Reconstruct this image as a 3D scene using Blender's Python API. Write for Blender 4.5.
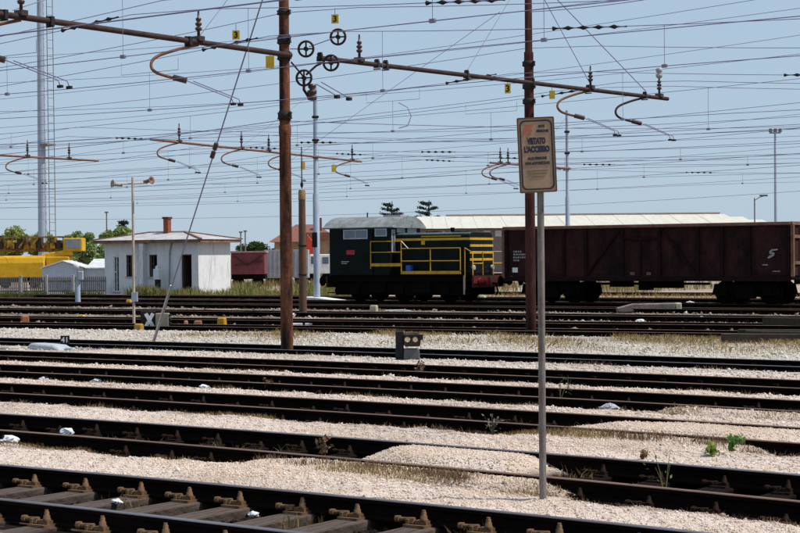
import bpy, math, random
import numpy as np
from mathutils import Vector, Matrix

random.seed(7); rng = np.random.default_rng(7)
scene = bpy.context.scene
for o in list(bpy.data.objects): bpy.data.objects.remove(o)
col = scene.collection
PI = math.pi; R = math.radians

# ------------------------------------------------------------------ camera
# world x runs along the near tracks, y across them (away), z up; metres
YAW, PITCH, ROLL, EYE = R(36), math.atan(9.5/1700), R(0.5), 2.1
fw = Vector((-math.sin(YAW)*math.cos(PITCH), math.cos(YAW)*math.cos(PITCH), -math.sin(PITCH)))
rt0 = Vector((math.cos(YAW), math.sin(YAW), 0)); up0 = rt0.cross(fw)
rt = rt0*math.cos(ROLL)-up0*math.sin(ROLL); up = rt0*math.sin(ROLL)+up0*math.cos(ROLL)
cam_d = bpy.data.cameras.new('camera'); cam = bpy.data.objects.new('camera', cam_d); col.objects.link(cam)
m3 = Matrix((rt, up, -fw)).transposed()
cam.matrix_world = Matrix.Translation((0, 0, EYE)) @ m3.to_4x4()
cam_d.sensor_width = 36; cam_d.lens = 36*1700/800; cam_d.clip_end = 6000; cam_d.clip_start = .1
scene.camera = cam

# ------------------------------------------------------------------ sky, sun, exposure
SUN_AZ, SUN_EL = R(28), R(56)          # direction towards the sun, azimuth from +x towards +y
world = bpy.data.worlds.new('World'); scene.world = world; world.use_nodes = True
wn = world.node_tree.nodes; wl = world.node_tree.links
bg = wn['Background']; sky = wn.new('ShaderNodeTexSky'); sky.sky_type = 'NISHITA'
sky.sun_disc = False; sky.sun_elevation = SUN_EL; sky.sun_rotation = PI/2-SUN_AZ
sky.altitude = 0; sky.air_density = 1.0; sky.dust_density = 0.3; sky.ozone_density = 1.5
hz = wn.new('ShaderNodeMix'); hz.data_type = 'RGBA'; hz.inputs[0].default_value = .82   # summer haze evens the sky out
hz.inputs[7].default_value = (4.55, 5.95, 7.5, 1); wl.new(sky.outputs[0], hz.inputs[6])
wl.new(hz.outputs[2], bg.inputs[0]); bg.inputs[1].default_value = 0.1
sd = bpy.data.lights.new('sun', 'SUN'); sun = bpy.data.objects.new('sun', sd); col.objects.link(sun)
sd.energy = 4.9; sd.angle = R(.5); sd.color = (1, .93, .85)
sdir = Vector((math.cos(SUN_AZ)*math.cos(SUN_EL), math.sin(SUN_AZ)*math.cos(SUN_EL), math.sin(SUN_EL)))
sun.rotation_euler = sdir.to_track_quat('Z', 'Y').to_euler()
vs = scene.view_settings; vs.view_transform = 'Standard'; vs.look = 'None'; vs.exposure = -0.04; vs.gamma = 1

# ------------------------------------------------------------------ helpers
def seen(x, y, Z):
    """world point Z metres deep in the direction of photo pixel (x, y) - used only to survey positions"""
    d = fw + rt*((x-400)/1700) + up*((266.5-y)/1700)
    return Vector((0, 0, EYE)) + d*Z
def ground(x, y, z=0.):
    d = fw + rt*((x-400)/1700) + up*((266.5-y)/1700)
    return Vector((0, 0, EYE)) + d*((z-EYE)/d.z)
def tag(o, label=None, cat=None, group=None, kind=None):
    if label: o['label'] = label
    if cat: o['category'] = cat
    if group: o['group'] = group
    if kind: o['kind'] = kind
    return o
def thing(name, label, cat, loc=(0, 0, 0), rz=0, group=None):
    o = bpy.data.objects.new(name, None); col.objects.link(o); o.empty_display_size = .2
    o.location = loc; o.rotation_euler = (0, 0, rz)
    return tag(o, label, cat, group)
def link(name, me, parent=None):
    o = bpy.data.objects.new(name, me); col.objects.link(o)
    if parent: o.parent = parent
    return o
def copy_part(o, parent, loc):
    c = o.copy(); col.objects.link(c); c.parent = parent; c.location = loc
    for ch in o.children:
        d = ch.copy(); col.objects.link(d); d.parent = c
    return c

class MB:
    def __init__(s): s.v = []; s.f = []; s.mi = []; s.cur = 0; s.sm = []
    def add(s, vs, fs, smooth=False):
        b = len(s.v); s.v += [tuple(p) for p in vs]
        for f in fs: s.f.append(tuple(i+b for i in f)); s.mi.append(s.cur); s.sm.append(smooth)
        return s
    def box(s, c, d, rot=None, taper=1.):
        hx, hy, hz = d[0]/2, d[1]/2, d[2]/2; vs = []
        for z in (-hz, hz):
            k = taper if z > 0 else 1
            for x, y in ((-hx, -hy), (hx, -hy), (hx, hy), (-hx, hy)):
                p = Vector((x*k, y*k, z))
                if rot is not None: p = rot @ p
                vs.append(p+Vector(c))
        return s.add(vs, [(3, 2, 1, 0), (4, 5, 6, 7), (0, 1, 5, 4), (1, 2, 6, 5), (2, 3, 7, 6), (3, 0, 4, 7)])
    def bb(s, x0, x1, y0, y1, z0, z1): return s.box(((x0+x1)/2, (y0+y1)/2, (z0+z1)/2), (x1-x0, y1-y0, z1-z0))
    def bar(s, a, b, w, h=None):
        a = Vector(a); b = Vector(b); d = b-a; L = d.length
        if L < 1e-6: return s
        return s.box((a+b)/2, (w, h or w, L), d.to_track_quat('Z', 'Y').to_matrix())
    def path(s, pts, r, n=6, caps=True):
        pts = [Vector(p) for p in pts]; m = len(pts)
        rr = r if isinstance(r, (list, tuple)) else [r]*m
        vs = []; fs = []
        ref = None
        for i, p in enumerate(pts):
            d = (pts[min(i+1, m-1)]-pts[max(i-1, 0)]).normalized()
            if ref is None: ref = Vector((0, 0, 1)) if abs(d.z) < .9 else Vector((1, 0, 0))
            x = d.cross(ref).normalized(); y = x.cross(d).normalized(); ref = y
            for k in range(n):
                a = 2*PI*k/n; vs.append(p+(x*math.cos(a)+y*math.sin(a))*rr[i])
        for i in range(m-1):
            for k in range(n): fs.append((i*n+k, (i+1)*n+k, (i+1)*n+(k+1) % n, i*n+(k+1) % n))
        s.add(vs, fs, True)
        if caps: s.add(vs[:n], [tuple(range(n))]); s.add(vs[-n:], [tuple(range(n-1, -1, -1))])
        return s
    def tube(s, a, b, r, r2=None, n=8): return s.path([a, b], [r, r if r2 is None else r2], n)
    def lathe(s, prof, n=14, c=(0, 0, 0), axis='Z'):
        vs = []; fs = []; m = len(prof)
        for (r, z) in prof:
            for k in range(n):
                a = 2*PI*k/n; p = (r*math.cos(a), r*math.sin(a), z)
                if axis == 'Y': p = (p[0], p[2], p[1])
                if axis == 'X': p = (p[2], p[0], p[1])
                vs.append((p[0]+c[0], p[1]+c[1], p[2]+c[2]))
        for i in range(m-1):
            for k in range(n): fs.append((i*n+k, i*n+(k+1) % n, (i+1)*n+(k+1) % n, (i+1)*n+k))
        s.add(vs, fs, True)
        s.add(vs[:n], [tuple(range(n-1, -1, -1))]); s.add(vs[-n:], [tuple(range(n))]); return s
    def prism(s, prof, a, b, axis='x'):
        """profile of (p,q) points extruded a..b along axis: x -> (y,z), y -> (x,z), z -> (x,y)"""
        n = len(prof); vs = []
        for t in (a, b):
            for p, q in prof: vs.append({'x': (t, p, q), 'y': (p, t, q), 'z': (p, q, t)}[axis])
        fs = [tuple(range(n-1, -1, -1)), tuple(range(n, 2*n))]+[(i, (i+1) % n, n+(i+1) % n, n+i) for i in range(n)]
        return s.add(vs, fs)
    def mesh(s, name, mats):
        me = bpy.data.meshes.new(name); me.from_pydata(s.v, [], s.f)
        for m in (mats if isinstance(mats, (list, tuple)) else [mats]): me.materials.append(m)
        me.polygons.foreach_set('material_index', s.mi); me.polygons.foreach_set('use_smooth', s.sm)
        me.update(); return me
    def build(s, name, mats, parent=None, bevel=0, label=None, loc=None):
        o = link(name, s.mesh(name, mats), parent)
        if bevel:
            b = o.modifiers.new('bevel', 'BEVEL'); b.width = bevel; b.segments = 1; b.limit_method = 'ANGLE'; b.angle_limit = R(40)
        if label: o['label'] = label
        if loc is not None: o.location = loc
        return o

# ------------------------------------------------------------------ materials
MATS = {}
def mat(name, c, rough=.85, metal=0., c2=None, scale=3., lo=.35, hi=.65, bump=0., bscale=30., stretch=None, spec=.3, fine=.25):
    if name in MATS: return MATS[name]
    m = bpy.data.materials.new(name); m.use_nodes = True; t = m.node_tree; N = t.nodes; L = t.links
    b = N['Principled BSDF']; b.inputs['Roughness'].default_value = rough; b.inputs['Metallic'].default_value = metal
    b.inputs['Specular IOR Level'].default_value = spec
    tc = N.new('ShaderNodeTexCoord'); src = tc.outputs['Object']
    if stretch:
        mp = N.new('ShaderNodeMapping'); mp.inputs['Scale'].default_value = stretch; L.new(src, mp.inputs[0]); src = mp.outputs[0]
    n = N.new('ShaderNodeTexNoise'); n.inputs['Scale'].default_value = scale; n.inputs['Detail'].default_value = 8; n.inputs['Roughness'].default_value = .65
    L.new(src, n.inputs['Vector'])
    mr = N.new('ShaderNodeMapRange'); mr.inputs[1].default_value = lo; mr.inputs[2].default_value = hi; L.new(n.outputs[0], mr.inputs[0])
    mx = N.new('ShaderNodeMix'); mx.data_type = 'RGBA'
    c2 = c2 or tuple(x*.72 for x in c)
    mx.inputs[6].default_value = (*c, 1); mx.inputs[7].default_value = (*c2, 1); L.new(mr.outputs[0], mx.inputs[0])
    n2 = N.new('ShaderNodeTexNoise'); n2.inputs['Scale'].default_value = scale*9; n2.inputs['Detail'].default_value = 4; L.new(src, n2.inputs['Vector'])
    m2 = N.new('ShaderNodeMapRange'); m2.inputs[1].default_value = .25; m2.inputs[2].default_value = .75
    m2.inputs[3].default_value = 1-fine; m2.inputs[4].default_value = 1+fine; L.new(n2.outputs[0], m2.inputs[0])
    vm = N.new('ShaderNodeVectorMath'); vm.operation = 'SCALE'; L.new(mx.outputs[2], vm.inputs[0]); L.new(m2.outputs[0], vm.inputs['Scale'])
    L.new(vm.outputs[0], b.inputs['Base Color'])
    if bump:
        n3 = N.new('ShaderNodeTexNoise'); n3.inputs['Scale'].default_value = bscale; n3.inputs['Detail'].default_value = 5; L.new(tc.outputs['Object'], n3.inputs['Vector'])
        bp = N.new('ShaderNodeBump'); bp.inputs['Strength'].default_value = bump; bp.inputs['Distance'].default_value = .03
        L.new(n3.outputs[0], bp.inputs['Height']); L.new(bp.outputs[0], b.inputs['Normal'])
    MATS[name] = m; return m
def attr_mat(name, rough=.9, mul=1., trans=0.):
    m = bpy.data.materials.new(name); m.use_nodes = True; t = m.node_tree; b = t.nodes['Principled BSDF']
    a = t.nodes.new('ShaderNodeAttribute'); a.attribute_name = 'tint'
    t.links.new(a.outputs['Color'], b.inputs['Base Color']); b.inputs['Roughness'].default_value = rough; b.inputs['Specular IOR Level'].default_value = .15
    if trans:
        tr = t.nodes.new('ShaderNodeBsdfTranslucent'); t.links.new(a.outputs['Color'], tr.inputs['Color'])
        mx = t.nodes.new('ShaderNodeMixShader'); mx.inputs[0].default_value = trans
        t.links.new(b.outputs[0], mx.inputs[1]); t.links.new(tr.outputs[0], mx.inputs[2]); t.links.new(mx.outputs[0], t.nodes['Material Output'].inputs[0])
    return m
M_railside = mat('rail_side_rust', (.0095, .0052, .0045), .95, c2=(.005, .003, .003), scale=6, stretch=(.3, 1, 1), spec=.04)
M_railtop = mat('rail_head_worn', (.20, .125, .085), .6, .2, c2=(.11, .06, .04), scale=2, stretch=(.25, 3, 3))
M_railshine = mat('rail_head_bright', (.24, .23, .24), .38, .75, c2=(.12, .09, .08), scale=2, stretch=(.25, 3, 3))
M_wood = mat('old_sleeper_wood', (.115, .085, .070), .95, c2=(.028, .019, .016), scale=4, stretch=(6, .6, 2), bump=.5, bscale=25)
M_wooddark = mat('oily_sleeper_wood', (.013, .008, .007), .95, c2=(.006, .004, .004), scale=4, stretch=(6, .6, 2), spec=.05)
M_chair = mat('rusty_fastening', (.20, .115, .055), .85, c2=(.085, .045, .022), scale=14)
M_pole = mat('rust_brown_pole_paint', (.165, .066, .036), .9, c2=(.022, .012, .010), scale=1.7, lo=.38, hi=.60, stretch=(2.4, 2.4, .5), bump=.4, bscale=14, spec=.1, fine=.4)
M_poleold = mat('weathered_post', (.15, .062, .036), .9, c2=(.075, .06, .042), scale=2.5, lo=.4, hi=.6, stretch=(2, 2, .8))
M_clamp = mat('dark_clamp_iron', (.022, .016, .015), .8)
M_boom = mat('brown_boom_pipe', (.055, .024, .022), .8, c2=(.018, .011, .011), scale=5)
M_boomlit = mat('sunlit_rust_pipe', (.24, .12, .075), .8, c2=(.13, .06, .035), scale=5)  # lit copy of the boom pipe, sunlight painted into the rust colour
M_insul = mat('brown_porcelain', (.05, .022, .020), .35, spec=.5)
M_wire = mat('dull_copper_wire', (.20, .19, .32), .7, fine=.1)
M_wirethin = mat('thin_grey_wire', (.26, .25, .34), .8, fine=.1)
M_greymast = mat('blue_grey_mast_paint', (.36, .42, .52), .6, c2=(.28, .33, .41), scale=2, fine=.08)
M_galv = mat('galvanised_pipe', (.22, .20, .19), .8, c2=(.12, .09, .075), scale=5, stretch=(3, 3, .7))
M_yellow = mat('yellow_paint', (.62, .36, .012), .6, c2=(.42, .22, .012), scale=5, fine=.12)
M_yellowtag = mat('yellow_enamel', (.72, .48, .03), .6, fine=.08)
M_black = mat('black_paint', (.010, .010, .011), .7)
M_white = mat('white_paint', (.78, .78, .78), .7, fine=.06)
M_plaster = mat('whitewashed_plaster', (.66, .67, .69), .95, c2=(.36, .34, .32), scale=2.2, lo=.50, hi=.82, stretch=(1.6, 1.6, .35), bump=.2, bscale=12, fine=.12)
M_concrete = mat('pale_concrete', (.50, .48, .45), .95, c2=(.34, .32, .29), scale=3, bump=.3, bscale=20)

# ------------------------------------------------------------------ tracks: survey of both rails, from near to far
TOP = .16
SURVEY = {  # v position of near/far rail at three stations u
 1: ([(-10.77, 9.28), (-6.74, 9.27), (-3.85, 9.13)], 1.62), 2: ([(-15.17, 13.06), (-9.42, 12.95), (-5.3, 12.61)], 1.45),
 3: ([(-19.48, 16.76), (-12.25, 16.81), (-6.93, 16.49)], 1.42), 4: ([(-23.23, 20.0), (-14.66, 20.13), (-8.33, 19.82)], 1.42),
 5: ([(-27.02, 23.27), (-17.09, 23.49), (-9.75, 23.21)], 1.47), 6: ([(-31.69, 27.29), (-20.2, 27.76), (-11.61, 27.63)], 1.5),
 7: ([(-40.42, 34.81), (-26.93, 37.04), (-16.29, 38.8)], 1.5), 8: ([(-45.02, 38.79), (-30.06, 41.35), (-18.34, 43.29)], 1.5),
 9: ([(-53.46, 45.5), (-34.32, 47.31), (-20.65, 48.6)], 1.5), 10: ([(-61.83, 52.9), (-39.33, 54.31), (-23.21, 55.32)], 1.5),
 11: ([(-68.06, 58.40), (-43.57, 59.94), (-25.71, 61.06)], 1.5), 12: ([(-75, 65.2), (-45, 67.0), (-28, 68.05)], 1.5),
 13: ([(-80, 75.5), (-50, 77.3), (-30, 78.4)], 1.5)}
FIT = {}
for k, (pts, g) in SURVEY.items():
    us = [p[0] for p in pts]; FIT[k] = (np.polyfit(us, [p[1] for p in pts], 2 if k < 7 else 1), min(us), max(us), g)
def near_v(k, u):
    c, a, b, g = FIT[k]; u = np.asarray(u, float)
    ext = 2. if k < 7 else 14.
    uc = np.clip(u, a-ext, b+ext); sl = 0. if k < 7 else 0.02
    return np.polyval(c, uc)+(u-uc)*sl
def far_v(k, u): return near_v(k, u)+FIT[k][3]
U_RANGE = {k: (-26-5*k, 6) for k in range(1, 7)}; U_RANGE.update({k: (-160, 20) for k in range(7, 14)}); U_RANGE[13] = (-57, 20)

# heaps of loose gravel spilled over the rails (u, v, half length, half width, height)
HEAPS = []
def heap(px, py, ru, rv, h, where):
    p = ground(px, py, .1); HEAPS.append((p.x, p.y, ru, rv, h, where))
heap(462, 455, 1.30, .95, .142, ('bed', 2)); heap(352, 470, 1.75, .95, .132, ('gap', 1)); heap(450, 478, 1.5, .55, .13, ('gap', 1))
heap(625, 442, 1.9, 1.1, .132, ('gap', 2)); heap(705, 432, 2.1, .85, .142, ('bed', 3)); heap(768, 413, 2.0, 1.0, .136, ('gap', 3)); heap(250, 470, 1.2, .6, .11, ('gap', 1))
heap(560, 392, 2.4, .7, .13, ('gap', 3)); heap(180, 443, 2.2, .5, .12, ('gap', 1))
def lumps(u, v, f, ph):
    return (np.sin(u*f+ph)*np.cos(v*f*1.3+ph*2)+.6*np.sin(u*f*2.1+v*f*1.7+ph*3)+.4*np.sin(u*f*4.3-v*f*3.9+ph))/2.
def smooth(a, b, x):
    t = np.clip((x-a)/(b-a), 0, 1); return t*t*(3-2*t)
def heap_w(u, v, where):
    w = np.zeros_like(u); z = np.full_like(u, -9.)
    for (a, b, ru, rv, h, wh) in HEAPS:
        if wh != where: continue
        d = np.sqrt(((u-a)/ru)**2+((v-b)/rv)**2)+.10*lumps(u, v, 3, a)
        q = 1-smooth(.55, 1.12, d); w = np.maximum(w, q); z = np.maximum(z, h*q-.09*(1-q)*1.0)
    return w, z
def bed_h(k, u, t):
    v = near_v(k, u)+FIT[k][3]*t
    z = -.085+.018*lumps(u, v, 5, k)+.012*lumps(u, v, 14, k*2)
    oil = np.ones_like(z)*.97+.0*z; dirt = np.zeros_like(z)
    if k == 13: oil = oil*smooth(-59, -55, u); z = np.where(u < -58, -.03, z)
    w, hz = heap_w(u, v, ('bed', k)); z = np.maximum(z, hz); oil = oil*(1-smooth(.25, .6, w)); return v, z, oil, dirt
def gap_h(k, u, t):
    """between the far rail of track k (t=0) and the near rail of track k+1 (t=1)"""
    a = far_v(k, u); b = near_v(k+1, u); v = a+(b-a)*t; wd = b-a
    d1 = (1-t)*wd; d0 = t*wd
    top = .125 if k < 6 else .08
    fall = .95 if k < 6 else 1.2
    s = smooth(.18, fall, d1+.16*lumps(u, v, 2.2, k)+.06*lumps(u, v, 8, k))
    z = -.03+(top+.03)*s+(.012*lumps(u, v, 6, k)+.008*lumps(u, v, 17, k*3))*(.5+.5*s)
    z = np.where(d0 < .12, np.minimum(z, .10), z)
    if k >= 7: z = z*.6-.02
    oil = 1-smooth(.16, .40, d1+.10*lumps(u, v, 4, k+1)); oil = np.maximum(oil, (1-smooth(.0, .10, d0))*.7)
    if k == 12: oil = np.minimum(oil, .9)*smooth(-62, -52, u)+oil*(d0 < .6)*(1-smooth(-62, -52, u))
    if 7 <= k < 12: oil = np.clip(oil+.40+.35*lumps(u, v, 1.1, k)+.3*lumps(u, v, 3.3, k), 0, .95)
    if k == 6: oil = np.maximum(oil, .0)
    dirt = (1-smooth(.55, 1.0, d1+.26*lumps(u, v, 3, k)+.1*lumps(u, v, 9, k)))*1.05+np.clip(lumps(u, v, .9, k)*.35, 0, 1)
    if k >= 7: dirt = np.maximum(dirt, .55+.4*lumps(u, v, 1.7, k+2))
    if k == 6: dirt = np.maximum(dirt, np.clip(.75*smooth(-24, -17, u)*smooth(.5, .8, t+.2*lumps(u, v, 1, 2)), 0, 1))
    w, hz = heap_w(u, v, ('gap', k)); z = np.maximum(z, hz); oil = oil*(1-smooth(.25, .6, w)); dirt = dirt*(1-.85*w)
    return v, z, oil, np.clip(dirt, 0, 1)
def front_h(u, t):
    v = 3.+(near_v(1, u)-3.)*t; d1 = near_v(1, u)-v
    z = -.03+.13*smooth(.2, 1.2, d1)+.012*lumps(u, v, 6, 1); oil = 1-smooth(.2, .6, d1); return v, z, oil, .2+0*z
def back_h(u, t):
    v = far_v(13, u)+(200-far_v(13, u))*t; z = -.02+.03*lumps(u, v, .7, 2); oil = np.zeros_like(z); dirt = .55+.4*lumps(u, v, .25, 1)
    return v, z, oil, np.clip(dirt, 0, 1)

def u_axis(lo, hi, step):
    return np.concatenate([np.linspace(-190, lo, 24)[:-1], np.arange(lo, hi, step), np.linspace(hi, 60, 14)])
gv, gf, gm = [], [], []; base = 0
def patch(fn, us, ts):
    global base
    Ug, Tg = np.meshgrid(us, ts); v, z, oil, dirt = fn(Ug, Tg)
    P = np.stack([Ug, v, z], -1).reshape(-1, 3); gv.append(P)
    gm.append(np.stack([oil, dirt, smooth(25, 29, v)*(1-smooth(60, 70, v)), 1+0*z], -1).reshape(-1, 4))
    nt, nu = Ug.shape; i = np.arange(nt*nu).reshape(nt, nu)+base
    gf.append(np.stack([i[:-1, :-1], i[:-1, 1:], i[1:, 1:], i[1:, :-1]], -1).reshape(-1, 4)); base += nt*nu
patch(front_h, u_axis(-22, 0, .5), np.linspace(0, 1, 24))
for k in range(1, 14):
    vc = float(near_v(k, -.55*FIT[k][0][-1]-5)); Zc = vc/.8
    lo, hi = -.80*Zc*1.12-3, -.36*Zc*.9+2; st = .09 if k < 4 else (.14 if k < 7 else .4)
    us = u_axis(lo, hi, st)
    patch(lambda u, t, k=k: bed_h(k, u, t), us, np.linspace(0, 1, 14 if k < 5 else 7))
    if k < 13: patch(lambda u, t, k=k: gap_h(k, u, t), us, np.linspace(0, 1, {1: 34, 2: 30, 3: 28, 4: 26, 5: 26, 6: 50}.get(k, 24)))
patch(back_h, u_axis(-150, -20, 1.2), np.linspace(0, 1, 90)**1.3)
gv = np.concatenate(gv); gf = np.concatenate(gf); gm = np.concatenate(gm)
me = bpy.data.meshes.new('ballast'); me.from_pydata(gv.tolist(), [], gf.tolist())
at_ = me.color_attributes.new('mask', 'FLOAT_COLOR', 'POINT'); at_.data.foreach_set('color', gm.astype(np.float32).ravel())
me.polygons.foreach_set('use_smooth', [True]*len(gf))
def ballast_material():
    m = bpy.data.materials.new('ballast_gravel'); m.use_nodes = True; t = m.node_tree; N = t.nodes; L = t.links; b = N['Principled BSDF']
    tc = N.new('ShaderNodeTexCoord'); a = N.new('ShaderNodeAttribute'); a.attribute_name = 'mask'; sp = N.new('ShaderNodeSeparateColor'); L.new(a.outputs['Color'], sp.inputs[0])
    vo = N.new('ShaderNodeTexVoronoi'); vo.inputs['Scale'].default_value = 48; L.new(tc.outputs['Object'], vo.inputs['Vector'])
    hs = N.new('ShaderNodeSeparateColor'); L.new(vo.outputs['Color'], hs.inputs[0])
    r = N.new('ShaderNodeValToRGB'); L.new(hs.outputs[0], r.inputs[0]); e = r.color_ramp.elements
    e[0].position = 0; e[0].color = (.44, .36, .305, 1); e[1].position = 1; e[1].color = (.66, .575, .51, 1)
    x = r.color_ramp.elements.new(.5); x.color = (.57, .48, .42, 1)
    n = N.new('ShaderNodeTexNoise'); n.inputs['Scale'].default_value = .8; n.inputs['Detail'].default_value = 7; L.new(tc.outputs['Object'], n.inputs['Vector'])
    def mix(f, c1, c2):
        q = N.new('ShaderNodeMix'); q.data_type = 'RGBA'; L.new(f, q.inputs[0])
        for s, c in ((6, c1), (7, c2)):
            if isinstance(c, tuple): q.inputs[s].default_value = c
            else: L.new(c, q.inputs[s])
        return q.outputs[2]
    mr = N.new('ShaderNodeMapRange'); mr.inputs[1].default_value = .42; mr.inputs[2].default_value = .72; mr.inputs[4].default_value = .75; L.new(n.outputs[0], mr.inputs[0])
    c = mix(mr.outputs[0], r.outputs[0], (.40, .285, .19, 1))
    mg = N.new('ShaderNodeMath'); mg.operation = 'MULTIPLY'; mg.inputs[1].default_value = .75; L.new(sp.outputs[2], mg.inputs[0]); c = mix(mg.outputs[0], c, (.43, .415, .37, 1))
    n4 = N.new('ShaderNodeTexNoise'); n4.inputs['Scale'].default_value = 7; n4.inputs['Detail'].default_value = 6; L.new(tc.outputs['Object'], n4.inputs['Vector'])
    mu = N.new('ShaderNodeMath'); mu.operation = 'MULTIPLY_ADD'; L.new(n4.outputs[0], mu.inputs[0]); mu.inputs[1].default_value = .8; mu.inputs[2].default_value = .55
    md = N.new('ShaderNodeMath'); md.operation = 'MULTIPLY'; L.new(mu.outputs[0], md.inputs[0]); L.new(sp.outputs[1], md.inputs[1]); md.use_clamp = True
    c = mix(md.outputs[0], c, (.17, .115, .065, 1))
    mo = N.new('ShaderNodeMath'); mo.operation = 'MULTIPLY'; mo.use_clamp = True; L.new(mu.outputs[0], mo.inputs[0])
    m5 = N.new('ShaderNodeMath'); m5.operation = 'MULTIPLY'; m5.inputs[1].default_value = 1.15; L.new(sp.outputs[0], m5.inputs[0]); L.new(m5.outputs[0], mo.inputs[1])
    c = mix(mo.outputs[0], c, (.011, .0065, .0055, 1))
    L.new(c, b.inputs['Base Color']); b.inputs['Roughness'].default_value = .95; b.inputs['Specular IOR Level'].default_value = .1
    bp = N.new('ShaderNodeBump'); bp.inputs['Strength'].default_value = .7; bp.inputs['Distance'].default_value = .015; bp.invert = True
    L.new(vo.outputs['Distance'], bp.inputs['Height']); L.new(bp.outputs[0], b.inputs['Normal'])
    return m
me.materials.append(ballast_material()); ballast = link('ballast', me); tag(ballast, kind='structure')
# the ground beyond the yard, out to the horizon
M_earth = mat('dry_earth', (.30, .25, .17), .95, c2=(.16, .16, .07), scale=.06)
g = MB(); g.add([(-4000, -3000, -.16), (4000, -3000, -.16), (4000, 4500, -.16), (-4000, 4500, -.16)], [(0, 1, 2, 3)])
tag(g.build('ground', M_earth), kind='structure')

# ------------------------------------------------------------------ rails and sleepers
RP = [(-.07, 0), (.07, 0), (.07, .014), (.012, .032), (.012, .112), (.036, .122), (.036, .152), (.030, .159), (-.030, .159), (-.036, .152), (-.036, .122), (-.012, .112), (-.012, .032), (-.07, .014)]
def rail(k, vf, parent, shine):
    lo, hi = U_RANGE[k]; us = np.arange(lo, hi, 1.0 if k < 7 else 2.5); mb = MB(); n = len(RP); vs = []
    v = vf(k, us)
    for u, y in zip(us, v):
        for p, q in RP: vs.append((u, y+p, q+.001))
    fs = []; mi = []
    for i in range(len(us)-1):
        for j in range(n):
            fs.append((i*n+j, (i+1)*n+j, (i+1)*n+(j+1) % n, i*n+(j+1) % n)); mi.append(1 if j in (6, 7, 8) else 0)
    mb.add(vs, fs); mb.mi = mi
    return mb.build('rail', [M_railside, M_railshine if shine else M_railtop], parent)
# one sleeper mesh and one bolted chair, shared
def sleeper_mesh(m):
    b = MB(); b.prism([(-.13, -.12), (.13, -.12), (.13, -.012), (.115, 0), (-.115, 0), (-.13, -.012)], -.52, 1.98, 'y'); return b.mesh('sleeper', m)
def chair_mesh(m):
    b = MB(); b.bb(-.10, .10, -.19, .19, .001, .022)             # sole plate
    for s in (-1, 1):
        b.bb(-.02, .09, s*.115-.030, s*.115+.030, .022, .052)     # clip block
        b.tube((.05, s*.115, .05), (.05, s*.115, .135), .015, n=6) # standing bolt with nut and washer
        b.lathe([(.034, .052), (.036, .062), (.028, .066), (.028, .090), (.020, .095), (.022, .112), (.010, .135)], 7, (.05, s*.115, 0))
        b.tube((-.19, s*.135, .050), (-.03, s*.125, .058), .017, n=6); b.tube((-.205, s*.135, .05), (-.165, s*.135, .052), .028, n=6)   # clip bolt lying flat
        b.bar((-.05, s*.10, .03), (-.05, s*.16, .045), .05, .03); b.bb(-.09, -.06, s*.15-.02, s*.15+.02, .022, .06)
    return b.mesh('chair', m)
SL = {1: sleeper_mesh(M_wood), 2: sleeper_mesh(M_wooddark)}; CH = {1: chair_mesh(M_chair), 2: chair_mesh(mat('oily_fastening', (.035, .018, .012), .9, c2=(.010, .006, .005), scale=14, spec=.1))}
TRACKLABEL = {1: 'nearest railway track with bolted chairs on weathered wooden sleepers', 2: 'second track from the viewer, gravel spilled over its middle, behind the notice post',
 3: 'third track from the viewer, gravel heaped over its right part', 4: 'fourth track from the viewer, low gravel heap at its right end', 5: 'fifth track from the viewer with pale gravel edge in front of brown pole',
 6: 'sixth track from the viewer running just behind the dwarf signal', 7: 'track along the far edge of the broad gravel strip', 8: 'track behind the strip-side track, with orange marker blocks',
 9: 'dark track between the old concrete beam and the orange markers', 10: 'track directly in front of the locomotive', 11: 'track carrying the green locomotive and the open wagon',
 12: 'track immediately behind the wagon, seen under it', 13: 'farthest track, seen between the wagon bogies'}
for k in FIT:
    t = thing('railway_track', TRACKLABEL[k], 'track', (0, 0, 0), 0, 'parallel yard tracks')
    rail(k, near_v, t, k in (1, 6)); rail(k, far_v, t, k in (1, 2, 6))
    if k <= 4:
        step = {1: .62, 2: .64, 3: .66, 4: .66}[k]; u = {1: -14.5, 2: -19.5, 3: -24, 4: -28}[k]; end = {1: -3.2, 2: -3.5, 3: -5, 4: -6}[k]
        while u < end:
            uu = u+random.uniform(-.03, .03); v0 = float(near_v(k, uu)); g_ = FIT[k][3]
            s = link('sleeper', SL[1 if k == 1 else 2], t); s.location = (uu, v0, random.uniform(-.012, .0) if k > 1 else random.uniform(-.006, 0)); s.rotation_euler = (0, 0, random.uniform(-.02, .02))
            for off in (0, g_):
                c = link('chair', CH[1 if k == 1 else 2], s); c.location = (random.uniform(-.02, .02), off, .0)
                c.scale = (1, 1, random.uniform(.85, 1.05)) if k == 1 else (.8, 1, random.uniform(.45, .95))
            u += step
    else:
        b = MB(); lo, hi = U_RANGE[k]
        for u in np.arange(max(lo, -90), min(hi, -8), .66):
            v0 = float(near_v(k, u)); b.bb(u-.12, u+.12, v0-.5, v0+2, -.12, -.005)
            for off in (0, FIT[k][3]):
                for s in (-1, 1): b.bb(u-.04, u+.04, v0+off+s*.115-.03, v0+off+s*.115+.03, -.005, .09)
        tag(b.build('sleepers', M_wooddark, t), kind='stuff')

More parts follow.
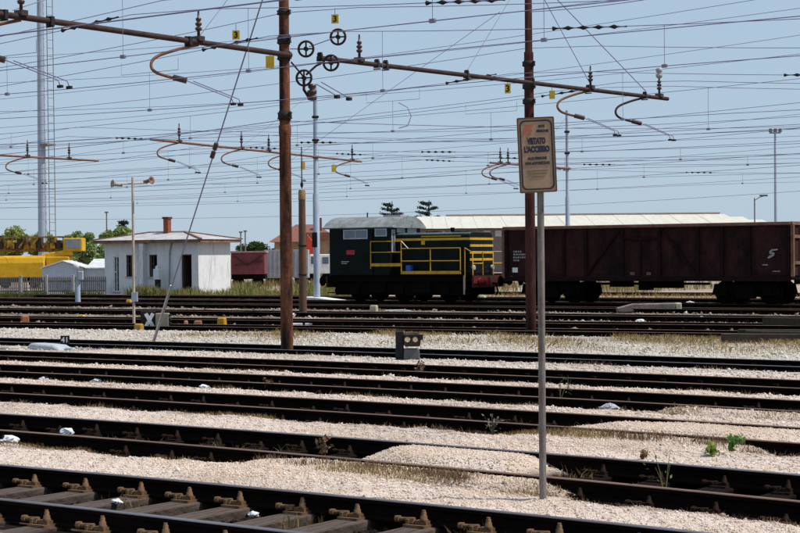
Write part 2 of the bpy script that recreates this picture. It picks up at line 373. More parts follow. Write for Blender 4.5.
# ------------------------------------------------------------------ loose stones (uncountable)
ICO_V = []; ph = (1+5**.5)/2
for a in (-1, 1):
    for b_ in (-ph, ph): ICO_V += [(0, a, b_), (a, b_, 0), (b_, 0, a)]
ICO_V = np.array(ICO_V)/math.hypot(1, ph)
def hull_faces(V):
    fs = []; n = len(V)
    for i in range(n):
        for j in range(i+1, n):
            for k in range(j+1, n):
                a, b, c = V[i], V[j], V[k]; nn = np.cross(b-a, c-a); d = (V-a) @ nn
                if np.all(d <= 1e-6): fs.append((i, j, k))
                elif np.all(d >= -1e-6): fs.append((i, k, j))
    return np.array(fs)
ICO_F = hull_faces(ICO_V); OCT_V = np.array([(1, 0, 0), (-1, 0, 0), (0, 1, 0), (0, -1, 0), (0, 0, 1), (0, 0, -1)], float); OCT_F = hull_faces(OCT_V)
stone_mat = attr_mat('loose_stone')
def stones(name, P, size, V0, F0, tint):
    n = len(P); m = len(V0)
    V = V0[None]*(1+rng.uniform(-.28, .28, (n, m, 1)))*rng.uniform(.65, 1.25, (n, 1, 3))
    ang = rng.uniform(0, 2*PI, n); c, s = np.cos(ang), np.sin(ang); tl = rng.uniform(-.9, .9, n); ct, st = np.cos(tl), np.sin(tl)
    x, y, z = V[..., 0], V[..., 1], V[..., 2]*.8
    y, z = y*ct[:, None]-z*st[:, None], y*st[:, None]+z*ct[:, None]
    x, y = x*c[:, None]-y*s[:, None], x*s[:, None]+y*c[:, None]
    V = np.stack([x, y, z], -1)*size[:, None, None]+P[:, None, :]
    me = bpy.data.meshes.new(name); F = (F0[None]+(np.arange(n)*m)[:, None, None]).reshape(-1, 3)
    me.vertices.add(n*m); me.vertices.foreach_set('co', V.astype(np.float32).ravel())
    me.loops.add(F.size); me.loops.foreach_set('vertex_index', F.astype(np.int32).ravel())
    me.polygons.add(len(F)); me.polygons.foreach_set('loop_start', np.arange(0, F.size, 3, dtype=np.int32))
    me.update(calc_edges=True); me.validate()
    a = me.color_attributes.new('tint', 'FLOAT_COLOR', 'POINT'); T = np.repeat(np.concatenate([tint, np.ones((n, 1))], 1), m, 0); a.data.foreach_set('color', T.astype(np.float32).ravel())
    me.materials.append(stone_mat); return tag(link(name, me), kind='stuff')
def scatter(fn, lo, hi, n):
    u = rng.uniform(lo, hi, n); t = rng.uniform(.02, .98, n); v, z, oil, dirt = fn(u, t); return u, v, z, oil, dirt
PAL = np.array([(.58, .485, .425), (.52, .425, .365), (.64, .555, .495), (.44, .345, .285), (.60, .475, .385), (.66, .59, .535)])
nearP, farP = [[], [], []], [[], [], []]
spec_ = [(1, -17, -3.5, 34000, .0088), (2, -21, -4.5, 30000, .010), (3, -26, -6, 24000, .012), (4, -31, -7, 20000, .014), (5, -37, -9, 18000, .017), (6, -62, -12, 40000, .024), (7, -60, -14, 6000, .04), (8, -64, -16, 6000, .04), (9, -75, -18, 6000, .05)]
for k, lo, hi, n, sz in spec_:
    u, v, z, oil, dirt = scatter(lambda u, t, k=k: gap_h(k, u, t), lo, hi, n)
    keep = rng.random(n) > np.clip(oil*1.1, 0, .93 if k < 7 else .8); u, v, z, oil, dirt = [q[keep] for q in (u, v, z, oil, dirt)]
    s = sz*rng.uniform(.45, 1.2, len(u)); big = rng.random(len(u)) < (.04 if k < 3 else .12); s[big] *= rng.uniform(1.5, 2.6, big.sum()); tint = PAL[rng.integers(0, len(PAL), len(u))]*rng.uniform(.8, 1.12, (len(u), 1))
    brown = np.array((.19, .125, .075)); w = np.clip(dirt*.8+oil*.4, 0, .9)[:, None]; tint = tint*(1-w)+brown*w; tint *= (1-.85*np.clip(oil, 0, 1))[:, None]
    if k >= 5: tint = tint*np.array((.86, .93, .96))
    dst = nearP if k <= 2 else farP
    dst[0].append(np.stack([u, v, z+s*.05], -1)); dst[1].append(s); dst[2].append(tint)
for k, lo, hi, n in ((1, -15, -3.5, 4200), (2, -19, -4.5, 3800), (3, -24, -6, 3200), (4, -28, -8, 2600)):   # grimy stones between the rails
    u, v, z, oil, dirt = scatter(lambda u, t, k=k: bed_h(k, u, t), lo, hi, n)
    s = .021*rng.uniform(.5, 1.3, n); base_c = np.array((.014, .009, .007)); tint = base_c*rng.uniform(.5, 1.8, (n, 1))
    pale = (oil < .9); s[pale] *= .01
    nearP[0].append(np.stack([u, v, z+s*.2], -1)); nearP[1].append(s); nearP[2].append(tint)
for (a_, b2, ru, rv, h_, wh) in HEAPS:                    # finer gravel of the spilled heaps
    n = 5000; r_ = np.sqrt(rng.random(n))*1.05; f_ = rng.uniform(0, 2*PI, n); u = a_+ru*r_*np.cos(f_); v = b2+rv*r_*np.sin(f_)
    for k in (1, 2, 3, 4):
        for fn, lo_, hi_ in ((bed_h, near_v(k, u), far_v(k, u)), (gap_h, far_v(k, u), near_v(k+1, u))):
            m_ = (v > lo_+.04) & (v < hi_-.04)
            if not m_.any(): continue
            vv_, z, oil, dirt = fn(k, u[m_], ((v-lo_)/(hi_-lo_))[m_]); ok = oil < .5; nn = int(ok.sum())
            s = .0085*rng.uniform(.5, 1.3, nn); tint = PAL[rng.integers(0, 6, nn)]*rng.uniform(.85, 1.1, (nn, 1))*np.array((1.03, .97, .88))
            nearP[0].append(np.stack([u[m_], vv_, z+.001], -1)[ok]); nearP[1].append(s); nearP[2].append(tint)
stones('near_ballast_stones', *[np.concatenate(q) for q in nearP][:2], ICO_V, ICO_F, np.concatenate(nearP[2]))
stones('far_ballast_stones', *[np.concatenate(q) for q in farP][:2], OCT_V, OCT_F, np.concatenate(farP[2]))
# ------------------------------------------------------------------ overhead line masts
def stepped_pole(name, parent, m, secs, n=18):
    """secs: (z, radius) pairs from the foot up"""
    b = MB(); b.lathe([(r, z) for z, r in secs], n); return b.build(name, m, parent)
def pin_insulator(parent, loc, h=.55):
    b = MB(); b.lathe([(.035, 0), (.03, h*.3), (.06, h*.32), (.075, h*.4), (.03, h*.44), (.065, h*.5), (.07, h*.56), (.03, h*.6), (.055, h*.66), (.06, h*.72), (.025, h*.76), (.02, h)], 10)
    b.box((0, 0, .02), (.2, .16, .1)); return b.build('pin_insulator', M_insul, parent, loc=loc)
def smooth_path(pts, n=5):
    P = [Vector(p) for p in pts]; P = [P[0]*2-P[1]]+P+[P[-1]*2-P[-2]]; out = []
    for i in range(1, len(P)-2):
        for j in range(n):
            t = j/n; a, b, c, d = P[i-1:i+3]; out.append(.5*((2*b)+(c-a)*t+(2*a-5*b+4*c-d)*t*t+(3*b-a-3*c+d)*t**3))
    return out+[P[-2]]
def swan_arm(parent, loc, s=1., lit=True, side=1):
    """curved registration arm hanging under a boom, two thin steady rods reaching to the contact wire"""
    b = MB(); pts = [(0, 0, 0), (-.25*side, -.32, -.10), (-.45*side, -.72, -.26), (-.50*side, -.86, -.42), (-.42*side, -.86, -.58), (-.22*side, -.72, -.68), (0, -.58, -.74)]
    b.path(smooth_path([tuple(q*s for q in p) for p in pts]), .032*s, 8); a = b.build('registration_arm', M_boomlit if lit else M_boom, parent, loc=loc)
    e = Vector(pts[-1])*s
    i = MB(); i.path([e+Vector((-.10, -.07, .03)), e, e+Vector((.12, .09, -.04))], .06*s, 8); i.build('insulator', M_insul, a)
    for dy in (0, .22):
        r = MB(); f = e+Vector((.1, .08+dy, -.03)); q = e+Vector((.55*s, .95*s+dy, -.36*s)); r.path([f, q, q+Vector((0, .05, -.10))], .011, 5); r.build('steady_rod', M_wire, a)
        c = MB(); c.box(q+Vector((0, .05, -.11)), (.12, .05, .05)); c.build('wire_clip', M_clamp, a)
    return a
def clamp(parent, z, r, h=.16, m=None):
    b = MB(); b.lathe([(r, z-h/2), (r+.018, z-h/2), (r+.018, z+h/2), (r, z+h/2)], 14)
    for e in (-1, 1):
        b.box((e*(r+.035), 0, z), (.05, .05, h*.75))
        for q in (-.3, .3): b.tube((e*(r+.035), -.06, z+q*h), (e*(r+.035), .06, z+q*h), .014, n=6)
    return b.build('clamp', m or M_clamp, parent)
def text_mesh(body, size, m, parent, loc, name='lettering', extrude=.0015, align='CENTER', rot=(PI/2, 0, 0), shear=0., bold=0.):
    cu = bpy.data.curves.new(name, 'FONT'); cu.body = body; cu.size = size; cu.align_x = align; cu.align_y = 'CENTER'; cu.extrude = extrude; cu.shear = shear; cu.offset = bold; cu.resolution_u = 3
    to = bpy.data.objects.new(name, cu); col.objects.link(to); bpy.context.view_layer.update()
    me = bpy.data.meshes.new_from_object(to.evaluated_get(bpy.context.evaluated_depsgraph_get())); bpy.data.objects.remove(to); me.materials.clear(); me.materials.append(m)
    o = link(name, me, parent); o.location = loc; o.rotation_euler = rot; return o
def fit_text(body, width, height, m, parent, loc, bold=.004):
    o = text_mesh(body, height*1.38, m, parent, loc, bold=bold); xs = [v.co.x for v in o.data.vertices]; o.scale = (width/(max(xs)-min(xs)), 1, 1); return o
def number_tag(parent, loc, txt='3', w=.17, h=.24, rz=R(30)):
    b = MB(); b.box((0, 0, 0), (w, .012, h)); t = b.build('number_plate', M_yellowtag, parent, loc=loc); t.rotation_euler = (0, 0, rz)
    w_ = MB(); w_.bar((0, 0, h/2), (0, 0, h/2+.14), .012); w_.build('hanger', M_wire, t)
    if txt: text_mesh(txt, h*.95, M_black, t, (0, -.008, -.004), 'numeral', bold=.006)
    return t
def wheel(parent, loc, r=.19, rz=R(25)):
    b = MB(); N = 20
    b.path([(r*math.cos(2*PI*k/N), 0, r*math.sin(2*PI*k/N)) for k in range(N+1)], .028, 6, False)
    for k in range(2): a = PI/2*k; b.bar((-r*math.cos(a), 0, -r*math.sin(a)), (r*math.cos(a), 0, r*math.sin(a)), .032, .03)
    b.lathe([(.05, -.05), (.05, .05)], 10, axis='Y')
    o = b.build('tension_wheel', M_boom, parent, loc=loc); o.rotation_euler = (0, 0, rz); return o
def stay(parent, a, b, r=.009): m = MB(); m.path([a, b], r, 5); return m.build('stay_wire', M_wirethin, parent)

BU = -23.4
# the near brown mast
P1 = ground(287, 352, .05); p1 = thing('catenary_mast', 'thick rust brown steel pole with dark lower patch, left of the locomotive', 'mast', (P1.x, P1.y, 0))
stepped_pole('pole', p1, M_pole, [(-.1, .135), (2.6, .132), (4.75, .125), (4.80, .135), (4.98, .135), (5.0, .118), (7.3, .110), (9.8, .10)])
for z, r in ((6.5, .115), (6.85, .115), (5.2, .118), (7.45, .11)): clamp(p1, z, r, .2 if z < 7 else .12)
zb = 6.5
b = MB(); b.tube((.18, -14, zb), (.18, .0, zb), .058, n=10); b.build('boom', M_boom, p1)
for v in (20.9, 25.6):
    pin_insulator(p1, (.18, v-P1.y, zb+.05), .6); swan_arm(p1, (.18, v-P1.y, zb-.05))
for v in (20.5, 21.6, 25.3): c = MB(); c.box((.18, v-P1.y, zb), (.15, .08, .17)); c.tube((.18, v-P1.y-.09, zb+.07), (.18, v-P1.y+.09, zb+.07), .02, n=6); c.tube((.08, v-P1.y, zb-.1), (.28, v-P1.y, zb-.1), .016, n=6); c.build('bracket', M_clamp, p1)
stay(p1, (0, 0, 9.3), (.18, 25.6-P1.y, zb+.1)); stay(p1, (0, 0, 9.4), (.18, 20.7-P1.y, zb+.1))
# rigging to the right of the pole
for (px, py) in ((338, 37), (331, 63), (304, 78), (306, 49)):
    Z = 38.2 if px > 310 else 37.8; q = seen(px, py, Z)-Vector((P1.x, P1.y, 0)); wheel(p1, q, .17)
r = MB(); q = lambda px, py, Z=37.9: seen(px, py, Z)-Vector((P1.x, P1.y, 0))
r.path([q(291, 62), q(303, 76)], .022, 6); r.path([q(306, 75), q(316, 66), q(322, 63)], .026, 6); r.build('link_rod', M_boom, p1)
r = MB(); r.path([q(304, 80), q(304, 90), q(308, 96), q(312, 98)], .034, 7); r.build('registration_arm', M_boom, p1)
r = MB(); r.lathe([(.03, -.22), (.10, -.2), (.11, -.13), (.05, -.1), (.10, -.06), (.11, .0), (.05, .03), (.09, .08), (.09, .14), (.03, .16)], 10); r.build('insulator', M_insul, p1, loc=q(312, 91))
for a_, b_ in (((316, 84), (337, 96)), ((321, 82), (349, 98))):
    r = MB(); r.path([q(*a_), q(*b_)], .012, 5); r.build('steady_rod', M_wire, p1); r = MB(); r.box(q(b_[0], b_[1]+1), (.1, .1, .07)); r.build('wire_clip', M_clamp, p1)
r = MB(); r.path([q(290, 49), q(301, 49)], .012, 5); r.path([q(309, 47), q(334, 38)], .012, 5); r.build('tension_wire', M_wire, p1)
number_tag(p1, q(270, 62), None, .19, .27); number_tag(p1, q(236, 35, 37), '3', .16, .2); number_tag(p1, q(335, 19), '3', .16, .2)
# anchor guy
G = ground(152, 345, 0); g_ = thing('guy_wire', 'slanting steel guy wire with pale lower sleeve, anchored in the gravel', 'guy wire', (G.x, G.y, 0))
d = Vector((P1.x, P1.y, 9.15))-Vector((G.x, G.y, 0))
b = MB(); b.path([(0, 0, -.1), d*.999], .017, 6); b.build('cable', M_wirethin, g_)
b = MB(); b.path([d*.004, d*.16], .032, 6); b.build('sleeve', mat('pale_sleeve', (.62, .52, .42), .9), g_)
b = MB(); b.path([d*.485, d*.5], .06, 6); b.path([d*.505, d*.52], .06, 6); b.build('insulator', M_insul, g_)
# second brown mast with the boom over the middle tracks
P2 = ground(531, 333, .05); p2 = thing('catenary_mast', 'dark brown steel pole standing behind the warning notice', 'mast', (P2.x, P2.y, 0))
stepped_pole('pole', p2, mat('dark_brown_pole_paint', (.070, .024, .020), .8, c2=(.02, .010, .010), scale=2.2, lo=.42, hi=.62, stretch=(2.5, 2.5, .5), spec=.1), [(-.1, .14), (4.9, .13), (7.4, .125), (7.5, .125), (7.52, .10), (10, .095)])
for z in (6.6, 6.2, 7.2): clamp(p2, z, .125)
zb = 6.6
def B2(v, dz=0.): return Vector((-23.98+(v-29.94)*.0958-P2.x, v-P2.y, zb+dz))
b = MB(); b.tube(B2(29.94), B2(44.34), .056, n=10); b.build('boom', M_boom, p2)
for v in (40.45, 43.2): swan_arm(p2, B2(v, -.03), 1., v < 42)
for v in (31.3, 40.5, 43.9): pin_insulator(p2, B2(v, .05), .6)
for v in (30.0, 31.9, 32.2, 35.2, 37.9, 40.4, 43.15):
    c = MB(); q_ = B2(v, .03); c.box(q_, (.15, .09, .2), taper=.6); c.tube(q_+Vector((0, -.09, .05)), q_+Vector((0, .09, .05)), .02, n=6); c.tube(q_+Vector((-.1, 0, -.13)), q_+Vector((.1, 0, -.13)), .016, n=6); c.build('bracket', M_clamp, p2)
b = MB(); b.lathe([(.03, 0), (.09, .05), (.1, .12), (.04, .15), (.09, .2), (.1, .28), (.02, .32)], 10, B2(43.9, .55)); b.build('insulator', mat('grey_porcelain', (.40, .38, .38), .4), p2)
stay(p2, (0, 0, 9.7), B2(40.5, .15), .011); stay(p2, (0, 0, 9.7), B2(43.2, .15), .013); stay(p2, (0, 0, 9.7), B2(35.2, .1))
number_tag(p2, B2(36.85, -.22), '3', .15, .24); number_tag(p2, B2(38.75, -.25), None, .15, .22)
# grey masts in the distance
def grey_mast(px, base_y, label, top, boom, ins, zb=6.8, loc=None, m=M_greymast, rad=.16):
    P = loc or ground(px, base_y, 0); t = thing('catenary_mast', label, 'mast', (P.x, P.y, 0))
    stepped_pole('pole', t, m, [(-.1, rad), (6.1-1, rad*.97), (6.15-1, rad*.75), (top-1.5, rad*.66), (top, rad*.6)])
    for z in (zb, zb+.8, zb+1.9): clamp(t, z, rad*.72, .12, M_boom)
    if boom:
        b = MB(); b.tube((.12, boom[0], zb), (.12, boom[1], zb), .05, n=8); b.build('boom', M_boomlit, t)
        for y, arm in ins:
            pin_insulator(t, (.12, y, zb+.03), .75)
            if arm: swan_arm(t, (.12, y, zb-.02), 1.)
        stay(t, (0, 0, top-.3), (.12, boom[0]*.5, zb+.1))
    return t, P
gm_, Pm = grey_mast(317, 302, 'tall blue grey steel mast on a white concrete foot beside the cab', 10.3, (-14.2, 4.6), [(-12.1, 1), (-7.1, 1), (-4.7, 0), (-3.0, 1), (3.6, 1)], 6.87); gm_.rotation_euler = (0, 0, R(10.8))
b = MB(); b.prism([(-.75, -.05), (1.9, -.05), (1.6, .06), (.25, .22), (-.6, .26)], -.55, .45, 'y'); b.build('foundation', mat('white_concrete', (.72, .72, .70), .9), gm_, .02)
for y in (-1.5, 1.6): number_tag(gm_, (.12, y, 6.4), None, .2, .35)
b = MB(); b.bb(-.13, .13, -.20, -.165, 2.6, 3.3); b.build('plate', M_black, gm_)
grey_mast(568, 0, 'thin grey mast rising behind the open wagon', 9.6, (-7.5, .1), [(-6.6, 1), (-5.9, 1), (-4.8, 0)], 6.6, seen(568, 262, 88), rad=.12)
# floodlight tower with ladder, far left
Lt = ground(43, 283.3); tw = thing('lighting_tower', 'very tall grey lighting tower with side ladder at the left edge', 'tower', (Lt.x, Lt.y, 0))
b = MB(); b.lathe([(.42, -.1), (.36, 14), (.27, 34)], 12); b.build('column', M_greymast, tw)
b = MB()
for y in (0, .5):
    b.bar((.75+.45*y, .2+y, .5), (.55+.45*y, .2+y, 34), .05)
for k in range(44):
    z = 1+k*.75; x = .75-.2*z/34; b.bar((x, .2, z), (x+.225, .7, z), .04)
b.build('ladder', M_galv, tw)
b = MB(); b.bb(.3, 1.3, -.5, .5, 12.4, 12.6); b.build('platform', M_galv, tw)
# left mast whose boom shows at the frame edge
Pl = seen(-60, 262, 75); grey_mast(0, 0, 'grey mast beyond the left edge whose boom reaches into the picture', 9.8, (-5, 9.5), [(2, 1), (5, 1), (7.6, 0)], 6.9, Pl)
# ------------------------------------------------------------------ overhead wires
def sag_z(u, u0, span, top, sag):
    t = ((u-u0)/span) % 1.; return top-sag*4*t*(1-t)
WL = {3: 'overhead line above the third track, thickest wire at the top left', 4: 'overhead line above the fourth track, reaching the left boom arm', 5: 'overhead line above the fifth track, held by the inner left boom arm', 6: 'overhead line above the sixth track crossing just above the left brown pole',
 7: 'overhead line above the track at the gravel strip, held by the right boom', 8: 'overhead line held by the outermost arm of the right boom', 9: 'overhead line above the track with the old concrete beam', 10: 'overhead line above the track in front of the locomotive', 11: 'overhead line above the locomotive and the wagon', 12: 'overhead line immediately behind the wagon', 13: 'farthest low overhead line above the warehouse roof'}
for k in WL:
    near = k <= 8; u0, span = (BU, 48) if near else (-49.8, 50); lo, hi = (-130, 45) if near else (-170, 60)
    top = (6.98 if k > 4 else 7.1); ct = 5.55+.03*(k % 3); us = np.arange(lo, hi, 2.)
    vv = (near_v(k, us)+far_v(k, us))/2+.15*np.sin(us*.06+k)
    w = thing('overhead_line', WL[k], 'wire', (0, 0, 0), 0, 'overhead wires above the yard')
    b = MB(); zz = sag_z(us, u0, span, top, 1.05)
    b.path([(u, v, z) for u, v, z in zip(us, vv, zz)], .0075 if near else .009, 5); b.build('messenger_wire', M_wire, w)
    if k in (5, 6, 7, 8, 9, 10, 11, 12): # second parallel carrier
        b = MB(); b.path([(u, v+.5+.2*(k % 3), z+.22+.17*(k % 4)) for u, v, z in zip(us, vv, zz)], .008, 5); b.build('messenger_wire', M_wire, w)
    b = MB(); zc = ct+.04*np.sin(us*.3)
    b.path([(u, v, z) for u, v, z in zip(us, vv, zc)], .0078 if k != 3 else .012, 5); b.build('contact_wire', M_wire, w)
    dn = 0
    for u in np.arange(-100 if not near else -60, 0 if near else -18, 6.5 if near else 8.):
        v = float((near_v(k, u)+far_v(k, u))/2+.15*math.sin(u*.06+k)); z1 = float(sag_z(u, u0, span, top, 1.05)); z0 = ct+.04*math.sin(u*.3); dn += 1
        b = MB()
        if dn % 3 == 0 and z1-z0 > .7:
            zy = z1-.28; b.path([(u-.9, v, z1), (u-.9, v, zy), (u+.9, v, zy), (u+.9, v, z1)], .006, 4); b.path([(u, v, zy), (u, v, z0)], .006, 4)
        else: b.path([(u, v, z1), (u, v, z0)], .006, 4)
        b.box((u, v, z0), (.10, .05, .06)); b.build('dropper', M_wirethin, w)
    for u in ((BU-2.5, BU+6.5) if near else (-47.5, -39.)):   # strings of insulators cut into the carrier
        v = float((near_v(k, u)+far_v(k, u))/2+.15*math.sin(u*.06+k)); z1 = float(sag_z(u, u0, span, top, 1.05)); z2 = float(sag_z(u+1.6, u0, span, top, 1.05))
        b = MB(); pts = []; rs = []
        for j in range(25):
            t = j/24; pts.append((u+1.6*t, v, z1+(z2-z1)*t)); rs.append((.048, .022, .012, .012, .022)[j % 5] if j < 24 else .02)
        b.path(pts, rs, 6)
        b.build('insulator_string', M_clamp, w)
    if k in (4, 7, 9):
        u = (BU-4 if near else -60); v = float((near_v(k, u)+far_v(k, u))/2); b = MB()
        b.path([(u, v, ct+.05), (u+.3, v, ct+.1), (u+.42, v, ct+.35), (u+.3, v, ct+.6), (u, v, ct+.75)], .011, 5); b.build('jumper_loop', M_wire, w)
# single feeder wires crossing at other angles
def feeder(a, b, label, r=.012, sag=.5):
    a = Vector(a); b = Vector(b); t = thing('feeder_wire', label, 'wire', a, 0, 'single feeder wires across the sky'); pts = []
    for i in range(21):
        q = i/20; p = a.lerp(b, q)-a; p.z -= sag*4*q*(1-q); pts.append(p)
    m = MB(); m.path(pts, r*.75, 5); m.build('strand', M_wire, t); return t
feeder(seen(285, 121, 38.2), seen(900, 121, 75), 'nearly level dark wire running right from the left brown pole', .013, .25)
feeder(seen(-40, 158, 70), seen(290, 119, 52), 'dark wire rising from the left edge to the left brown pole', .016, .1)
feeder(seen(283, 166, 80), seen(500, 12, 42), 'faint wire slanting steeply up from the grey mast to the top', .009, .0)
feeder(seen(-30, 208, 120), seen(900, 170, 110), 'low faint wire stretched above the hut roof', .016, .5)
feeder(seen(-30, 219, 130), seen(830, 189, 105), 'lowest faint wire just above the hut and locomotive', .016, .6)
feeder(seen(-30, 190, 110), seen(900, 138, 90), 'faint wire crossing at mid height above the locomotive', .014, .5)
feeder(seen(530, 12, 38), seen(680, -6, 36), 'wire at the top edge right of the dark brown pole', .012, .05)
feeder(seen(-30, 176, 100), seen(900, 103, 80), 'pale wire rising across the whole sky', .013, .5)
feeder(seen(-30, 130, 80), seen(900, 20, 60), 'long wire crossing from the left tower up to the right edge', .012, .4)
feeder(seen(-30, 102, 66), seen(900, -24, 48), 'high wire crossing above both brown poles', .011, .3)

for i, (y0, y1, Z0, Z1) in enumerate(((60, -40, 52, 40), (84, -6, 58, 46), (112, 42, 74, 58), (146, 68, 88, 66), (166, 92, 100, 74), (182, 118, 104, 82), (197, 146, 112, 90), (204, 158, 118, 96))):
    feeder(seen(-30, y0, Z0), seen(900, y1, Z1), 'thin pale wire, ' + ('first', 'second', 'third', 'fourth', 'fifth', 'sixth', 'seventh', 'eighth')[i] + ' from the top among the faint strands at left', .0085*Z0/60+.002, .3+.1*(i % 3))
# ------------------------------------------------------------------ warning notice on its post
S = ground(543, 503, .1); nt = thing('warning_notice', 'tan no-entry notice board on a thin grey post by the nearest track', 'sign', (S.x, S.y, 0), YAW)
b = MB(); b.lathe([(.029, 0), (.0285, 1.4), (.028, 3.12)], 14); b.build('post', M_galv, nt)
M_signtan = mat('sunfaded_tan_enamel', (.40, .275, .175), .6, c2=(.30, .20, .125), scale=5, fine=.06); M_navy = mat('dark_navy_enamel', (.030, .026, .055), .6)
def rounded(w, h, r, n=5):
    p = []
    for cx, cz, a0 in ((w/2-r, h/2-r, 0), (-w/2+r, h/2-r, 90), (-w/2+r, -h/2+r, 180), (w/2-r, -h/2+r, 270)):
        for i in range(n+1): a = R(a0+90*i/n); p.append((cx+r*math.cos(a), cz+r*math.sin(a)))
    return p
BC = (-.03, -.045, 2.912)
b = MB(); b.prism(rounded(.300, .606, .012), -.012, .012, 'y'); board = b.build('board', M_signtan, nt, loc=BC); board.rotation_euler = (0, -R(2.2), 0)
def ring(w, h, r, t, y0, y1):
    b = MB(); o = rounded(w, h, r); i = rounded(w-2*t, h-2*t, r-t*.6); n = len(o); vs = []
    for y in (y0, y1):
        for p in o: vs.append((p[0], y, p[1]))
        for p in i: vs.append((p[0], y, p[1]))
    fs = []
    for k in range(n):
        j = (k+1) % n
        fs += [(k, j, n+j, n+k), (2*n+k, 3*n+k, 3*n+j, 2*n+j), (k, 2*n+k, 2*n+j, j), (n+k, n+j, 3*n+j, 3*n+k)]
    return b.add(vs, fs)
ring(.300, .606, .014, .010, -.017, -.0121).build('edge_band', mat('maroon_edge', (.14, .06, .04), .7), board)
ring(.262, .560, .04, .011, -.015, -.0121).build('border_line', M_navy, board)
y = -.0135
for txt, w_, h_, x, z in (('ENTE', .050, .019, .045, .228), ('FERROVIE', .095, .019, .052, .190), ('VIETATO', .150, .048, .0, .110), ("L'ACCESSO", .205, .046, .0, .043), ('ALLE PERSONE', .155, .021, .0, -.028), ('NON AUTORIZZATE', .195, .021, .0, -.068)):
    fit_text(txt, w_, h_, M_navy, board, (x, y, z), .0016 if h_ < .03 else .0045)
b = MB()
for z, w in ((-.125, .17), (-.150, .15), (-.175, .11)): b.box((0, y, z), (w, .002, .006))
b.build('small_print', mat('faded_print', (.22, .16, .12), .7), board)
M_red = mat('faded_red_enamel', (.55, .13, .07), .6, fine=.08)
b = MB(); sh = lambda pts: [(p*.9-.075, q*.9+.205) for p, q in pts]
b.prism(sh([(-.035, -.045), (-.018, -.045), (-.010, -.01), (.012, -.01), (.016, .008), (-.006, .008), (.0, .03), (.030, .03), (.034, .046), (-.014, .046)]), y-.001, y+.001, 'y')
b.prism(sh([(.0, -.045), (.034, -.045), (.05, .0), (.03, .0), (.024, -.02), (.020, -.03), (.004, -.03)]), y-.001, y+.001, 'y')
b.prism(sh([(.022, .008), (.046, .012), (.056, .046), (.042, .046), (.036, .024), (.026, .024)]), y-.001, y+.001, 'y'); b.build('emblem', M_red, board)
for z in (.2, -.2): b = MB(); b.lathe([(.036, z-.02), (.036, z+.02)], 12, (.03, .045, 0)); b.box((.03, .022, z), (.05, .03, .03)); b.build('bracket', M_galv, board)
# ------------------------------------------------------------------ locomotive
M_green = mat('dark_green_loco_paint', (.0042, .0095, .0085), .55, c2=(.003, .0052, .005), scale=1.6, fine=.2, spec=.10)
M_sooty = mat('sooty_underframe', (.006, .005, .005), .95, spec=.05)
M_glass = mat('window_glass', (.10, .14, .20), .08, spec=.8, fine=.02)
M_grayroof = mat('grey_cab_roof', (.26, .28, .29), .8, c2=(.14, .15, .155), scale=2.5, stretch=(1, .4, 1))
M_alu = mat('alloy_window_frame', (.45, .46, .48), .5)
M_redpaint = mat('red_buffer_paint', (.30, .02, .016), .55, c2=(.22, .015, .012), scale=6)
M_livery = mat('loco_yellow_stripe', (.66, .40, .015), .55, c2=(.50, .28, .012), scale=4, fine=.1)
M_beam = mat('grimy_red_beam', (.12, .012, .010), .8, c2=(.02, .006, .006), scale=3, lo=.35, hi=.6)
S11 = math.atan(.0627)
def on11(u): return Vector((u, float(near_v(11, u))+.75, 0))
lc = on11(-43.34); lo_ = thing('shunting_locomotive', 'dark green diesel shunter with grey roofed cab, long hood and yellow railings', 'locomotive', lc, S11)
b = MB(); b.bb(-3.7, 3.7, -1.32, 1.32, 1.02, 1.30); b.build('underframe', M_sooty, lo_, .01)
b = MB(); b.bb(-.345, 3.68, -1.42, 1.42, 1.302, 1.36); b.build('walkway', M_sooty, lo_)
b = MB(); b.bb(-3.55, -.35, -1.40, 1.15, 1.302, 3.40); cab = b.build('cab', M_green, lo_, .03)
# arched cab roof with overhangs
prof = []
for i in range(11):
    a = -1+2*i/10; prof.append((a*1.38-.12, 3.40+.50*(1-abs(a)**2.4)))
prof2 = prof+[(1.2, 3.36), (-1.44, 3.36)]
b = MB(); b.prism(prof2[::-1], -3.85, -.12, 'x'); roof = b.build('cab_roof', M_grayroof, lo_, .015)
b = MB(); b.bb(-1.3, -.4, -.45, .25, 3.885, 3.95); b.build('roof_hatch', M_alu, roof)
b = MB(); b.tube((-2.1, -.5, 3.8), (-2.1, -.5, 4.08), .03); b.build('horn', M_black, roof)
def pane(parent, x0, x1, z0, z1, y, axis='y', fr=.05, mull=True):
    f = MB(); e = .02
    if axis == 'y':
        f.bb(x0, x1, y-e, y+.005, z1-fr, z1); f.bb(x0, x1, y-e, y+.005, z0, z0+fr); f.bb(x0, x0+fr, y-e, y+.005, z0+fr, z1-fr); f.bb(x1-fr, x1, y-e, y+.005, z0+fr, z1-fr)
        if mull: f.bb((x0+x1)/2-.02, (x0+x1)/2+.02, y-e*.8, y+.004, z0+fr, z1-fr)
    else:
        f.bb(y-.005, y+e, x0, x1, z1-fr, z1); f.bb(y-.005, y+e, x0, x1, z0, z0+fr); f.bb(y-.005, y+e, x0, x0+fr, z0+fr, z1-fr); f.bb(y-.005, y+e, x1-fr, x1, z0+fr, z1-fr)
    w = f.build('window', M_alu, parent); p = MB()
    if axis == 'y': p.bb(x0+fr, x1-fr, y-.008, y+.002, z0+fr, z1-fr)
    else: p.bb(y-.002, y+.008, x0+fr, x1-fr, z0+fr, z1-fr)
    p.build('pane', M_glass, w); return w
pane(lo_, -2.78, -1.50, 2.90, 3.32, -1.401); pane(lo_, -1.12, -.5, 3.0, 3.34, -1.401, mull=False)
pane(lo_, -1.28, -1.0, 2.3, 3.30, -.349, 'x'); pane(lo_, -.85, -.2, 3.17, 3.38, -.349, 'x'); pane(lo_, .0, .75, 3.17, 3.38, -.349, 'x')
